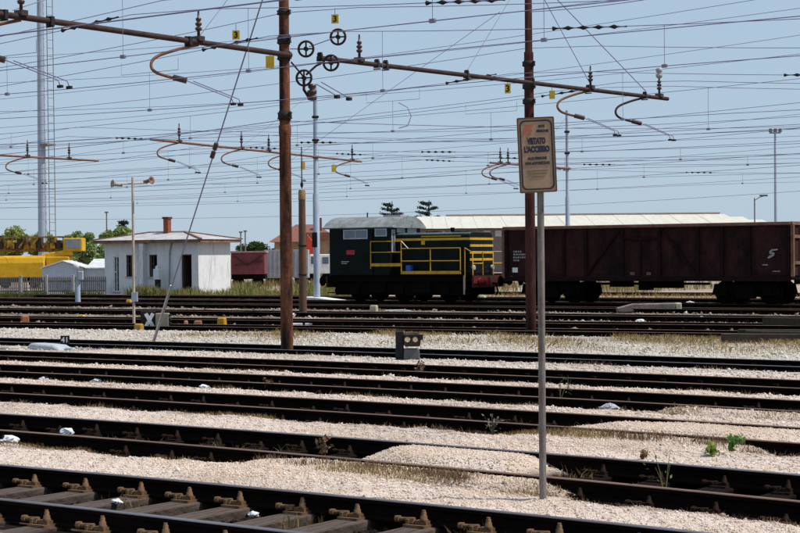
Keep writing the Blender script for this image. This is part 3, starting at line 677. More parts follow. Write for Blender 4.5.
b = MB(); b.bb(-1.25, -1.21, -1.43, -1.40, 1.35, 3.3); b.bb(-.40, -.36, -1.43, -1.40, 1.35, 2.9); b.build('door_frame', M_sooty, lo_)
b = MB(); b.bb(-2.62, -2.18, -1.425, -1.402, 2.22, 2.42); b.build('number_plate', mat('red_plate', (.45, .03, .035), .6), lo_, label='small red plate under the cab window')
b = MB(); b.bb(-2.9, -2.5, -1.412, -1.402, 1.9, 1.93); b.bb(-2.9, -2.6, -1.412, -1.402, 1.82, 1.85); b.build('small_lettering', M_alu, lo_)
# hood
hp = [(-.98, 1.36), (-.98, 2.98), (-.90, 3.10), (-.75, 3.14), (.75, 3.14), (.90, 3.10), (.98, 2.98), (.98, 1.36)]
b = MB(); b.prism(hp[::-1], -.348, 3.40, 'x'); hood = b.build('hood', M_green, lo_, .02)
b = MB(); b.prism([(-.93, 3.06), (-.90, 3.102), (-.75, 3.145), (.75, 3.145), (.90, 3.102), (.93, 3.06)][::-1], -.34, 3.395, 'x'); b.build('sunlit_hood_top', mat('sunlit_green_top', (.085, .14, .13), .7, c2=(.05, .085, .08), scale=2), hood)  # paler green cap, sunlight on the hood top painted into its colour
for x in (.1, .9, 1.7, 2.5): b = MB(); b.bb(x-.33, x+.33, -.995, -.981, 1.5, 2.72); b.build('hood_door', M_green, hood, .005)
for k in range(7): b = MB(); b.bb(2.9, 3.3, -1.0, -.981, 1.6+k*.13, 1.67+k*.13); b.build('louvre', M_sooty, hood)
b = MB(); b.bb(-.34, 3.42, -1.002, -.98, 2.80, 2.90); b.build('stripe', M_livery, hood); b = MB(); b.bb(1.0, 2.95, -1.002, -.981, 2.955, 2.995); b.build('stripe', M_livery, hood)
for z in (2.85, 2.56, 2.27, 1.97): b = MB(); b.bb(3.402, 3.425, -1.0, 1.0, z-.05, z+.05); b.build('front_stripe', M_livery, hood)
b = MB(); b.bb(.8, 1.3, -.3, .3, 3.14, 3.2); b.bb(2.2, 3.0, -.5, .5, 3.14, 3.19); b.build('roof_vent', M_green, hood)
b = MB(); b.lathe([(.09, 3.1), (.09, 3.36)], 10, (1.8, .3, 0)); b.build('exhaust', M_sooty, hood)
b = MB(); b.bb(1.0, 1.18, -1.012, -.983, 2.62, 2.78); b.build('warning_square', M_livery, hood)
# railings
yl = -1.45
def rails_(name, segs, r=.022, m=M_yellow):
    for s in segs: b = MB(); b.path(s, r, 6); b.build(name, m, lo_)
rails_('handrail', [[(-1.32, yl, 2.78), (.25, yl, 2.78)], [(-1.32, yl, 2.31), (.25, yl, 2.31)], [(.25, yl, 2.46), (3.2, yl, 2.46)], [(.25, yl, 1.92), (3.2, yl, 1.92)]])
rails_('railing_post', [[(-1.32, yl, 1.6), (-1.32, yl, 2.78)], [(.25, yl, 1.36), (.25, yl, 2.78)], [(1.72, yl, 1.4), (1.72, yl, 2.46)], [(3.2, yl, 1.36), (3.2, yl, 2.46)]])
b = MB(); b.bb(-1.30, .23, yl-.03, yl+.04, 1.70, 1.83); b.build('yellow_sill', M_yellow, lo_); b = MB(); b.bb(.28, 3.18, yl-.03, yl+.03, 1.362, 1.49); b.build('yellow_sill', M_yellow, lo_)
rails_('handrail', [[(.28, yl-.02, 2.78), (.62, yl-.02, 2.46)]], .02, M_white)
rails_('railing_post', [[(3.42, yl, .7), (3.42, yl, 2.46)], [(3.42, yl, 2.46), (3.72, yl, 2.3)]])
rails_('end_railing', [[(3.72, -1.3, 1.3), (3.72, -1.3, 2.3), (3.72, -.45, 2.3), (3.72, -.45, 1.3)], [(3.72, .45, 1.3), (3.72, .45, 2.3), (3.72, 1.3, 2.3), (3.72, 1.3, 1.3)], [(3.72, -1.3, 1.8), (3.72, -.45, 1.8)], [(3.72, .45, 1.8), (3.72, 1.3, 1.8)]], .024)
b = MB(); b.bb(.42, .66, yl+.1, yl+.3, 1.5, 1.74); b.build('blue_can', mat('blue_box', (.02, .10, .55), .5), lo_)
for z in (.55, .85, 1.12): b = MB(); b.bb(3.3, 3.66, -1.42, -1.12, z-.02, z+.02); b.build('step', M_sooty, lo_)
b = MB(); b.bb(3.35, 3.42, -1.47, -1.44, .5, 1.3); b.build('step_side', mat('pale_steel', (.35, .34, .33), .6), lo_)
for s in (-1, 1):
    b = MB(); b.bb(min(s*3.7, s*3.78), max(s*3.7, s*3.78), -1.35, 1.35, .78, 1.28); b.build('buffer_beam', M_beam, lo_)
    for y in (-.88, .88):
        b = MB(); b.lathe([(.13, 0), (.12, s*.30), (.08, s*.31), (.08, s*.45), (.22, s*.47), (.23, s*.52), (.0, s*.545)], 14, (s*3.78, y, 1.06), 'X'); b.build('buffer', M_redpaint if s > 0 else M_sooty, lo_)
    for y in (-.95, .95): b = MB(); b.lathe([(.11, 0), (.11, s*.08), (.09, s*.09)], 12, (s*(3.44 if s > 0 else 3.57), y*.85, 1.6 if s < 0 else 1.62), 'X'); b.build('headlight', M_alu, lo_)
    b = MB(); b.path([(s*3.78, 0, 1.0), (s*4.1, 0, .95), (s*4.2, 0, .6), (s*4.1, 0, .45)], .035, 6); b.build('coupling', M_sooty, lo_)
for x in (-2.3, 0, 2.3):
    for y in (-.72, .72):
        b = MB(); b.lathe([(.0, -.07), (.5, -.06), (.52, -.03), (.52, .05), (.555, .07), (.555, .085), (.0, .09)] if y > 0 else [(.0, -.09), (.555, -.085), (.555, -.07), (.52, -.05), (.52, .03), (.5, .06), (.0, .07)][::1], 22, (x, y, .68), 'Y'); b.build('wheel', M_sooty, lo_)
for y in (-1.12, 1.12):
    b = MB(); b.bb(-3.4, 3.4, y-.03, y+.03, .45, 1.03)
    for x in (-2.3, 0, 2.3): b.bb(x-.22, x+.22, y-.14, y+.14, .5, .9); b.bb(x-.6, x+.6, y-.08, y+.08, .92, 1.0)
    for x in (-1.15, 1.15): b.bb(x-.45, x+.45, y-.16, y+.2, .55, 1.02)
    b.build('side_frame', M_sooty, lo_)
for z in (.55, .85, 1.12): b = MB(); b.bb(-3.66, -3.3, -1.42, -1.12, z-.02, z+.02); b.build('step', M_sooty, lo_)

# ------------------------------------------------------------------ open goods wagon
M_maroon = mat('rust_maroon_wagon_paint', (.046, .014, .014), .9, c2=(.010, .005, .005), scale=1.1, lo=.36, hi=.64, stretch=(1, 1, .6), fine=.3, spec=.15)
M_rib = mat('wagon_rib_paint', (.020, .008, .008), .9, c2=(.010, .005, .005), scale=2, spec=.1)
M_rim = mat('sunlit_wagon_rim', (.24, .115, .085), .85, c2=(.12, .055, .045), scale=3, stretch=(.5, 1, 1))  # light brown, sunlight along the wagon's top edge put into the colour
M_ochre = mat('rusty_ochre_end', (.22, .115, .065), .9, c2=(.10, .05, .032), scale=3)
wc = on11(-31.92); wg = thing('goods_wagon', 'maroon open four-axle goods wagon with high ribbed sides, coupled behind the locomotive', 'wagon', wc, S11)
HX = 6.12
b = MB(); b.bb(-HX, HX, -1.36, 1.36, 1.12, 1.26); b.build('floor', M_sooty, wg)
for s in (-1, 1):
    # side wall made of sheet panels between the ribs
    ribs = [-6.05, -4.5, -3.4, -2.4, -.8, .8, 2.4, 3.4, 4.5, 6.05]
    for a, c in zip(ribs[:-1], ribs[1:]):
        b = MB(); b.bb(a+.005, c-.005, s*1.33-.02, s*1.33+.02, 1.27, 3.18); b.build('side_panel', M_maroon, wg)
    for x in ribs: b = MB(); b.box((x, s*1.40, 2.2), (.13, .10, 1.92)); b.build('rib', M_rib, wg, .01)
    b = MB(); b.bb(-HX-.03, HX+.03, s*1.38-.09, s*1.38+.09, 3.19, 3.31); b.build('top_rim', M_rim, wg, .015)
    b = MB(); b.bb(-HX, HX, s*1.38-.06, s*1.38+.06, 1.06, 1.25); b.build('sill', M_rib, wg)
    for e in (-1, 1): b = MB(); b.bar((e*.9, s*1.385, 3.12), (e*2.35, s*1.385, 1.32), .11, .07); b.build('diagonal_brace', M_rib, wg)
    b = MB(); b.bb(-.74, .74, s*1.39-.03, s*1.39+.03, 2.70, 2.80); b.bb(-.02, .02, s*1.39-.03, s*1.39+.03, 1.3, 2.70); b.build('door', M_rib, wg)
    for x in (-.35, .35): b = MB(); b.bb(x-.09, x+.09, s*1.42-.02, s*1.42+.02, 1.30, 1.42); b.build('door_latch', M_rim, wg)
    ex = s*HX
    b = MB(); b.bb(ex-.03, ex+.03, -1.30, 1.30, 1.27, 3.18); b.build('end_wall', M_maroon, wg)
    for y in (-1.36, -.45, .45, 1.36): b = MB(); b.box((ex+s*.08, y, 2.2), (.12, .14, 1.95)); b.build('end_post', M_ochre, wg, .01)
    for z in (1.75, 2.75): b = MB(); b.box((ex+s*.06, 0, z), (.07, 2.6, .12)); b.build('end_rail', M_ochre, wg)
    b = MB(); b.bb(min(ex, ex+s*.1), max(ex, ex+s*.1), -1.42, 1.42, 3.19, 3.312); b.build('end_rim', M_rim, wg)
    for y in (-.88, .88):
        b = MB(); b.lathe([(.13, 0), (.12, s*.3), (.08, s*.31), (.08, s*.45), (.22, s*.47), (.23, s*.52), (0, s*.545)], 14, (ex, y, 1.06), 'X'); b.build('buffer', M_sooty, wg)
    # bogie
    bx = s*4.2; bg_ = MB()
    for y in (-1.02, 1.02):
        bg_.prism([(bx-1.35, .52), (bx-1.25, .95), (bx-.4, 1.0), (bx-.35, .42), (bx+.35, .42), (bx+.4, 1.0), (bx+1.25, .95), (bx+1.35, .52), (bx+.6, .62), (bx-.6, .62)][::-1], y-.06, y+.06, 'y')
        for e in (-.9, .9): bg_.bb(bx+e-.18, bx+e+.18, y-.15, y+.15, .5, .86)
        bg_.bb(bx-.38, bx+.38, y-.16, y+.16, .40, .92)
    bg_.bb(bx-.2, bx+.2, -.95, .95, .7, 1.1); bo = bg_.build('bogie', M_sooty, wg)
    for e in (-.9, .9):
        for y in (-.72, .72):
            b = MB(); b.lathe([(.0, -.07), (.44, -.06), (.46, -.03), (.46, .05), (.49, .08), (0, .09)], 20, (bx+e, y, .62), 'Y'); b.build('wheel', M_sooty, bo)
b = MB(); b.bb(-1.6, -.7, -.9, -.5, .82, 1.1); b.bb(.3, 1.5, -.95, -.6, .78, 1.1); b.tube((-2.4, -.7, .95), (2.6, -.7, .95), .05); b.bb(-.2, .2, -1.2, -.6, .7, 1.1); b.build('brake_gear', M_sooty, wg)
M_chalk = mat('chalky_white_stencil', (.36, .33, .31), .9, fine=.3)
b = MB(); y = -1.354
for z, x0, x1 in ((2.28, -5.75, -5.35), (2.16, -5.75, -5.1), (2.04, -5.75, -4.95), (1.92, -5.75, -5.5), (1.88, -5.1, -4.85)):
    x = x0
    while x < x1: w_ = random.uniform(.05, .09); b.bb(x, x+w_, y-.002, y+.002, z-.035, z+.035); x += w_+.035
tag(b.build('stencil_text', M_chalk, wg), kind='stuff')
b = MB(); b.bb(-5.8, -5.55, y-.004, y+.002, 1.42, 1.62); b.build('label_holder', M_white, wg)
b = MB(); zz = lambda pts: [(5.38+p*.72, 2.12+q*.75) for p, q in pts]
b.prism(zz([(-.26, -.24), (-.14, -.26), (.12, -.12), (.16, .0), (.06, .06), (-.02, .02), (.02, -.06), (-.16, -.14)]), y-.004, y, 'y')
b.prism(zz([(.34, .22), (.0, .2), (-.14, .1), (-.14, -.02), (-.04, -.05), (.0, .0), (-.02, .06), (.06, .12), (.30, .15)]), y-.004, y, 'y')
b.bb(5.0, 5.22, y-.004, y, 1.66, 1.70); b.bb(5.4, 5.7, y-.004, y, 1.42, 1.45); b.build('emblem', M_chalk, wg)

# ------------------------------------------------------------------ the hut
H0 = ground(105, 296, 0); HZ = R(9); hut = thing('signal_hut', 'small whitewashed hut with low hipped roof and brick red chimney', 'hut', (H0.x, H0.y, 0), HZ)
M_hutroof = mat('pale_grey_roof_sheet', (.46, .46, .47), .9, c2=(.32, .31, .31), scale=1.5)
M_eave = mat('weathered_brown_eave', (.27, .155, .10), .9, c2=(.14, .08, .055), scale=3)
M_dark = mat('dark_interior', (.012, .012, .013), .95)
W, D, EH = 6.45, 3.3, 3.02; T_ = .22
def wall_with_holes(L, holes, H=EH):
    """front wall along x with rectangular openings (x0,x1,z0,z1)"""
    b = MB(); xs = sorted({0, L, *[q for h in holes for q in h[:2]]})
    for a, c in zip(xs[:-1], xs[1:]):
        hs = [h for h in holes if h[0] <= a+1e-6 and h[1] >= c-1e-6]
        if not hs: b.bb(a, c, 0, T_, -.1, H)
        else:
            _, _, z0, z1 = hs[0]
            if z0 > 0: b.bb(a, c, 0, T_, -.1, z0)
            b.bb(a, c, 0, T_, z1, H)
    return b
k_ = W/95.
holes = [(.62, 1.02, .25, 2.28), (1.52, 2.10, 1.10, 2.35), (3.12, 3.66, 1.10, 2.35), (5.32, 6.00, .0, 2.35)]
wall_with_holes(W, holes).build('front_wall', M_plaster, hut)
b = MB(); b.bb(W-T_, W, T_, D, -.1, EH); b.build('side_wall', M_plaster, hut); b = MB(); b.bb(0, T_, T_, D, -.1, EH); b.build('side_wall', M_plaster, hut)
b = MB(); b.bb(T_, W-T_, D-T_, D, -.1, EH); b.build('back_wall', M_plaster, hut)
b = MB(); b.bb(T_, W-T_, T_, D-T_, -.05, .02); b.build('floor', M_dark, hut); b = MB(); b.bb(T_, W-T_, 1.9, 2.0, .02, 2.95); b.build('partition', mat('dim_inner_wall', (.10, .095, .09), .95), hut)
# projecting middle bay, lit on its right flank
b = MB(); b.bb(2.72, 2.98, -.42, -.002, -.1, EH-.03); b.build('buttress', M_plaster, hut)
for (x0, x1, z0, z1) in holes[:3]:
    f = MB(); fr = .05; f.bb(x0, x0+fr, .03, .09, z0, z1); f.bb(x1-fr, x1, .03, .09, z0, z1); f.bb(x0+fr, x1-fr, .03, .09, z1-fr, z1); f.bb(x0+fr, x1-fr, .03, .09, z0, z0+fr); f.bb((x0+x1)/2-.02, (x0+x1)/2+.02, .035, .085, z0+fr, z1-fr); f.bb(x0+fr, (x0+x1)/2-.02, .035, .085, (z0+z1)/2+.1, (z0+z1)/2+.15)
    w = f.build('window', mat('brown_window_wood', (.10, .055, .04), .8) if x0 > 1 else M_white, hut); s = MB(); s.bb(x0-.06, x1+.06, -.06, .0, z0-.07, z0-.002); s.build('sill', M_concrete, w)
f = MB(); f.bb(5.32, 5.38, .05, .12, 0, 2.35); f.bb(5.94, 6.0, .05, .12, 0, 2.35); f.bb(5.38, 5.94, .05, .12, 2.29, 2.35); dr = f.build('doorway', mat('brown_window_wood', (.1, .05, .04)), hut)
f = MB(); f.box((5.38, .42, 1.15), (.05, .62, 2.25)); f.build('door_leaf', mat('dark_door', (.045, .03, .028), .8), dr)
ov = .46
b = MB(); b.bb(-ov, W+ov, -ov, D+ov, EH, EH+.05); b.build('soffit', M_eave, hut)
b = MB()
for c0, c1 in (((-ov, -ov), (W+ov, -ov+.05)), ((-ov, D+ov-.05), (W+ov, D+ov)), ((-ov, -ov+.05), (-ov+.05, D+ov-.05)), ((W+ov-.05, -ov+.05), (W+ov, D+ov-.05))): b.bb(c0[0], c1[0], c0[1], c1[1], EH+.051, EH+.17)
b.build('fascia', M_eave, hut)
zr, z0 = EH+.62, EH+.172; o2 = ov+.06; rv = [(-o2, -o2, z0), (W+o2, -o2, z0), (W+o2, D+o2, z0), (-o2, D+o2, z0), (2.0, D/2, zr), (W-2.0, D/2, zr)]
b = MB(); b.add(rv, [(0, 1, 5, 4), (1, 2, 5), (2, 3, 4, 5), (3, 0, 4), (3, 2, 1, 0)]); rf = b.build('roof', M_hutroof, hut)
for a, c in ((0, 4), (1, 5), (2, 5), (3, 4), (4, 5)): q = MB(); q.bar(Vector(rv[a])+Vector((0, 0, .03)), Vector(rv[c])+Vector((0, 0, .03)), .16, .07); q.build('ridge_tile', M_eave if a < 4 else M_hutroof, rf)
b = MB(); b.bb(3.20, 3.52, 1.3, 1.62, EH+.3, EH+1.38); b.build('chimney', mat('red_brick_chimney', (.30, .085, .045), .9, c2=(.2, .05, .03), scale=5), rf)
b = MB(); b.bb(3.15, 3.57, 1.25, 1.67, EH+1.381, EH+1.50); b.build('chimney_cap', mat('sooty_brick', (.10, .04, .03), .9), rf)
b = MB(); b.path([(4.7, -.05, EH-.02), (4.55, -.05, 2.5), (4.5, -.05, .2)], .035, 6); b.build('drainpipe', mat('pipe_grey', (.3, .3, .32), .7), hut)
# equipment by the hut wall
q = Vector((H0.x, H0.y, 0))+Matrix.Rotation(HZ, 3, 'Z') @ Vector((4.05, -.55, 0)); t = thing('meter_cabinet', 'white meter box on a dark pedestal against the hut wall', 'cabinet', q, HZ)
b = MB(); b.bb(-.10, .16, -.1, .1, 0, .95); b.build('pedestal', M_black, t); b = MB(); b.bb(-.2, .2, -.14, .14, .951, 1.55); b.build('box', M_plaster, t, .02); b = MB(); b.lathe([(.12, 1.551), (.1, 1.7), (.03, 1.74)], 10); b.build('cap', M_plaster, t)
b = MB(); b.bb(-.5, 2.7, -1.3, -.45, -.08, .14); pv = b.build('step_slab', M_concrete, None, .02); pv.location = (H0.x, H0.y, 0); pv.rotation_euler = (0, 0, HZ); tag(pv, 'low pale concrete slab in front of the hut', 'slab')
us_ = np.arange(-110, -58, 2.); va = far_v(12, us_)+.85; b = MB(); vs_ = []
for u_, v_ in zip(us_, va): vs_ += [(u_, v_, .03), (u_, v_+1.2, .035), (u_, v_, -.1), (u_, v_+1.2, -.1)]
fs_ = []
for i in range(len(us_)-1): o_ = i*4; fs_ += [(o_, o_+4, o_+5, o_+1), (o_+2, o_+6, o_+4, o_), (o_+1, o_+5, o_+7, o_+3)]
b.add(vs_, fs_); tag(b.build('path', mat('pale_path_concrete', (.52, .49, .44), .95, c2=(.36, .32, .27), scale=1.5)), kind='structure')
# loudspeaker post
P = ground(134, 325); sp_ = thing('loudspeaker_post', 'slender pale post with two horn loudspeakers in front of the hut', 'loudspeaker', (P.x, P.y, 0), YAW)
M_cream = mat('cream_post_paint', (.52, .45, .36), .8, c2=(.36, .27, .19), scale=3, stretch=(1, 1, .5))
b = MB(); b.lathe([(.045, -.05), (.04, 4.72)], 10); b.build('post', M_cream, sp_); b = MB(); b.tube((-.48, 0, 4.5), (.48, 0, 4.53), .025); b.build('crossarm', M_cream, sp_)
for s in (-1, 1):
    b = MB(); b.lathe([(.05, -.2), (.055, -.1), (.06, 0), (.08, .08), (.13, .13), (.13, .135), (.07, .10), (.0, .05)], 14, axis='X'); h = b.build('horn', mat('tan_horn', (.34, .29, .25), .6) if s < 0 else mat('brown_horn', (.22, .12, .09), .6), sp_, loc=(s*.52, -.05, 4.50 if s < 0 else 4.60)); h.rotation_euler = (0, R(-8), R(-35) if s > 0 else R(215))
b = MB(); b.bb(-.06, .12, -.09, .09, .75, 1.05); b.build('junction_box', M_greymast, sp_)
# lineside items: name, label ...
P = ground(148, 331); t = thing('stop_board', 'black board with a white X beside the loudspeaker post', 'sign', (P.x, P.y, 0), YAW)
b = MB(); b.bb(-.22, .22, 0, .04, .05, .58); b.build('board', M_black, t, .01); b = MB(); b.bar((-.06, -.010, .13), (.15, -.010, .51), .012, .105); b.bar((-.06, -.017, .51), (.15, -.017, .13), .012, .105); b.build('cross', M_white, t); b = MB(); b.bb(-.15, -.1, .045, .09, -.05, .5); b.bb(.1, .15, .045, .09, -.05, .5); b.build('leg', M_black, t)
P = ground(163, 331); t = thing('relay_box', 'grey tan ribbed relay box right of the X board', 'cabinet', (P.x, P.y, 0), YAW)
b = MB(); b.bb(-.22, .16, 0, .3, 0, .52); b.build('housing', mat('tan_grey_cabinet', (.30, .25, .20), .85), t, .015)
for k in range(4): b = MB(); b.bb(.165, .22, .02, .28, .06+k*.12, .12+k*.12); b.build('cooling_fin', M_black, t)
def marker(px, py, c, label, w=.28, h=.28, name='marker_block'):
    P = ground(px, py); m_ = mat('marker_'+label[:12].replace(' ', '_'), c, .8); b = MB(); b.box((0, 0, h/2), (w, w*.8, h), taper=.88); b2 = b.build(name, m_, None, .03, loc=(P.x, P.y, -.04)); b2.rotation_euler = (0, 0, random.uniform(0, 1)); return tag(b2, label, 'marker', 'track side marker blocks')
marker(222, 327, (.50, .26, .01), 'bright yellow marker block on the track right of the hut', .27, .33); marker(139, 332, (.42, .23, .04), 'orange yellow marker block at the foot of the loudspeaker post', .26, .28)
marker(25, 323, (.32, .11, .05), 'orange marker block on the far left track'); marker(198, 327, (.26, .12, .08), 'dull red brown marker block beside the yellow one', .26, .24); marker(82, 318, (.6, .36, .06), 'small ochre marker block left of the loudspeaker post', .24, .16); marker(186, 327, (.35, .2, .14), 'small brown stub between X board and red block', .14, .24)
marker(129, 304, (.65, .32, .04), 'small orange marker behind the loudspeaker post', .25, .25); marker(374, 312, (.45, .40, .28), 'small tan marker block below the locomotive', .3, .3); marker(483, 300, (.62, .60, .55), 'small pale block under the locomotive front', .3, .25)
# dwarf signal
P = ground(405, 361, .1); t = thing('dwarf_signal', 'low dark ground signal with two pale lamps and grey foot', 'signal', (P.x, P.y, .06), YAW)
M_slate = mat('slate_iron', (.045, .043, .05), .7); b = MB(); b.bb(-.18, -.02, -.02, .24, -.08, .62); b.build('rear_housing', M_black, t, .02)
b = MB(); b.bb(-.02, .30, -.10, .2, .32, .58); b.build('head', mat('dark_brown_iron', (.05, .028, .025), .7), t, .03); b = MB(); b.box((.13, .02, .1), (.34, .3, .36), taper=.85); b.build('foot', mat('grey_cast_foot', (.11, .11, .115), .8), t, .02)
for x in (.05, .2):
    b = MB(); b.lathe([(.05, -.13), (.055, -.11), (.055, -.10)], 12, (x, 0, .46), 'Y'); b.build('lamp', mat('milky_lens', (.85, .72, .50), .3), t); b = MB(); b.prism([(x-.07, .51), (x+.07, .51), (x+.05, .545), (x-.05, .545)], -.2, -.1, 'y'); b.build('visor', M_black, t)
b = MB(); b.box((.30, -.12, .5), (.1, .1, .1)); b.build('bracket', M_clamp, t)
# point machines with number plate
M_ptm = mat('pale_blue_grey_cover', (.42, .45, .50), .7, c2=(.34, .36, .4), scale=4)
P = ground(48, 350.5, .1); t = thing('point_machine', 'long pale grey point machine beside the number plate', 'point machine', (P.x, P.y, .06), R(3))
b = MB(); b.prism([(-.42, 0), (.55, 0), (.55, .10), (.38, .17), (-.30, .21), (-.42, .12)], -.25, .2, 'y'); b.build('cover', M_ptm, t, .03); b = MB(); b.bb(-.5, .68, -.3, .26, -.08, -.002); b.build('base', M_concrete, t); b = MB(); b.bb(.55, .78, -.06, .06, .02, .12); b.build('motor_end', M_ptm, t, .02)
P = ground(7, 350.5, .1); t = thing('junction_box', 'small tan grey trackside box at the left edge', 'box', (P.x, P.y, .06), R(3))
b = MB(); b.bb(-.35, .26, -.2, .2, 0, .14); b.build('lid', mat('tan_lid', (.45, .42, .36), .8), t, .03); b = MB(); b.bb(-.3, .22, -.16, .16, -.1, -.001); b.build('base', M_concrete, t)
P = ground(65, 350, .1); t = thing('number_post', 'small dark plate numbered 41 on a short peg', 'sign', (P.x, P.y, .06), YAW)
b = MB(); b.bb(-.10, .10, 0, .02, .16, .36); b.build('plate', M_black, t); text_mesh('41', .17, M_white, t, (0, -.004, .26), 'numeral', bold=.003); b = MB(); b.tube((0, .03, -.1), (0, .03, .3), .012); b.build('peg', M_galv, t)
# lineside post by fence
P = ground(78, 304); t = thing('track_telephone', 'pale grey post with box near the fence', 'post', (P.x, P.y, 0), YAW)
b = MB(); b.lathe([(.13, 0), (.11, .9), (.09, 1.2)], 10); b.build('post', M_greymast, t); b = MB(); b.bb(.02, .26, -.14, .1, 1.15, 1.55); b.build('box', M_ptm, t, .02); b = MB(); b.lathe([(.0, -.1), (.15, -.1), (.15, -.06), (.0, -.06)], 12, (-.06, 0, 1.78), 'Y'); b.build('disc', M_white, t)
b = MB(); b.tube((0, 0, 1.2), (0, 0, 1.7), .03); b.build('stem', M_galv, t)
# thick old post behind the near brown mast
P = ground(303, 316); t = thing('old_post', 'short stout weathered post with yellowish cap behind the brown pole', 'post', (P.x, P.y, 0))
b = MB(); b.lathe([(.145, -.1), (.14, 2.2), (.125, 4.2)], 14); b.build('shaft', M_poleold, t); b = MB(); b.lathe([(.135, 4.2), (.13, 4.5), (.11, 4.55)], 14); b.build('cap', mat('ochre_cap', (.30, .18, .08), .9), t)
b = MB(); b.tube((0, 0, 4.6), (0, 0, 6.1), .02); b.lathe([(.04, 4.65), (.06, 4.75), (.03, 4.85)], 8); b.build('rod', M_clamp, t)
for z in (1.5, 2.55): b = MB(); b.lathe([(.135, z-.03), (.155, z-.03), (.155, z+.03), (.135, z+.03)], 14); b.build('band', M_clamp, t)
# old concrete beam, slabs, timbers
a = ground(617, 311.5, .0); c = ground(682, 311, .0); a.z = c.z = .0; c = a+(c-a).normalized()*3.0; dd = (ground(680, 312)-ground(617, 312)).normalized()
t = thing('concrete_beam', 'old weathered concrete beam lying across the tracks in front of the wagon', 'beam', ground(649, 312.5), math.atan2(rt0.y, rt0.x)+R(2))
b = MB(); b.prism([(-1.17, .02), (.95, .02), (.95, .34), (-.6, .33), (-1.2, .18)], -.16, .16, 'y'); b.build('beam', mat('stained_concrete', (.26, .21, .185), .95, c2=(.13, .10, .09), scale=4, bump=.4), t, .03); b = MB(); b.bb(.952, 1.17, -.17, .17, .02, .345); b.build('broken_end', mat('fresh_concrete', (.55, .47, .36), .95), t, .03)
def slab(px, py, L, w, label, c=(.66, .66, .66), rz=0, h=.09):
    P = ground(px, py); b = MB(); b.prism([(-L/2, 0), (L/2*.9, 0), (L/2, h*.6), (L*.2, h), (-L/2*.95, h*.9)], -w/2, w/2, 'y'); o = b.build('concrete_slab', mat('slab_'+str(px), c, .9, bump=.2), None, .015, loc=(P.x, P.y, .0)); o.rotation_euler = (0, 0, YAW+rz); tag(o, label, 'slab', 'pale slabs between tracks')
slab(308, 325.5, 1.15, .6, 'flat white slab right of the brown pole foot'); slab(215, 301.5, 2.6, .8, 'long pale slab lying on the track by the hut grass', rz=-.2); slab(398, 312, 1.0, .4, 'small pale slab below the locomotive', (.55, .55, .57)); slab(182, 349, 1.5, 1.2, 'low pale concrete pad at the guy wire anchor', (.50, .47, .42), h=.05)
for i, (px, py, L, rz, lab) in enumerate(((765, 346, 2.0, .10, 'front dark timber of the pile at the right edge'), (786, 343, 1.9, .04, 'middle dark timber of the pile at the right edge'), (772, 341, 1.6, -.1, 'rear dark timber of the pile at the right edge'), (795, 337, 1.6, .0, 'topmost dark timber of the pile at the right edge'))):
    P = ground(px, py); b = MB(); b.box((0, 0, .15), (L, .24, .20)); o = b.build('timber_beam', mat('black_timber', (.022, .018, .013), .95, c2=(.045, .035, .02), scale=5), None, .015, loc=(P.x, P.y, .03 if i < 3 else .24)); o.rotation_euler = (0, R(random.uniform(-2, 2)), YAW+rz); tag(o, lab, 'timber', 'old timbers in the grass')
# ------------------------------------------------------------------ fence, shed, yellow machine behind the left tracks
Fa, Fb = ground(-12, 297.6), ground(106, 296.9); Fz = math.atan2(Fb.y-Fa.y, Fb.x-Fa.x); FL = (Fb-Fa).length
t = thing('paling_fence', 'grey weathered paling fence running left from the hut', 'fence', Fa, Fz)
M_pale = mat('weathered_grey_paling', (.25, .23, .22), .95, c2=(.15, .13, .12), scale=3)
b = MB(); x = .05
while x < FL-.05:
    if not (FL*.33 < x < FL*.35): b.prism([(x, .08), (x+.075, .08), (x+.075, 1.12), (x+.037, 1.18), (x, 1.10+random.uniform(-.03, .03))], 0, .025, 'y')
    x += .115
tag(b.build('palings', M_pale, t), kind='stuff')
for z in (.35, .9): b = MB(); b.bb(0, FL, .026, .07, z-.04, z+.04); b.build('rail', M_pale, t)
for x in (1.95, 3.45, 5.0): b = MB(); b.bb(x-.07, x+.07, -.09, .02, -.1, 1.26); b.build('post', M_concrete, t, .01)
# shed
A = seen(42, 262, 112); t = thing('metal_shed', 'low pale blue grey shed with gabled roof behind the fence', 'shed', (A.x, A.y, 0), YAW)
M_shed = mat('blue_grey_sheet', (.36, .42, .50), .8, c2=(.30, .35, .42), scale=1.5, stretch=(6, 1, .3)); M_shedroof = mat('bright_roof_sheet', (.62, .63, .65), .7)
b = MB(); b.prism([(0, -.1), (2.7, -.1), (2.7, 1.55), (1.35, 1.98), (0, 1.55)], 0, 3.2, 'y'); b.build('gable_bay', M_shed, t)
b = MB(); b.bb(2.705, 4.8, .3, 3.2, -.1, 1.5); b.build('side_bay', M_shed, t)
b = MB(); b.prism([(-.12, 1.53), (1.35, 2.0), (2.82, 1.56), (2.82, 1.62), (1.35, 2.07), (-.12, 1.59)], -.15, 3.3, 'y'); b.build('gable_roof', M_shedroof, t)
b = MB(); b.prism([(.1, 1.52), (3.4, 2.1), (3.4, 2.16), (.1, 1.58)], 2.83, 4.95, 'x'); b.build('lean_roof', M_shedroof, t)
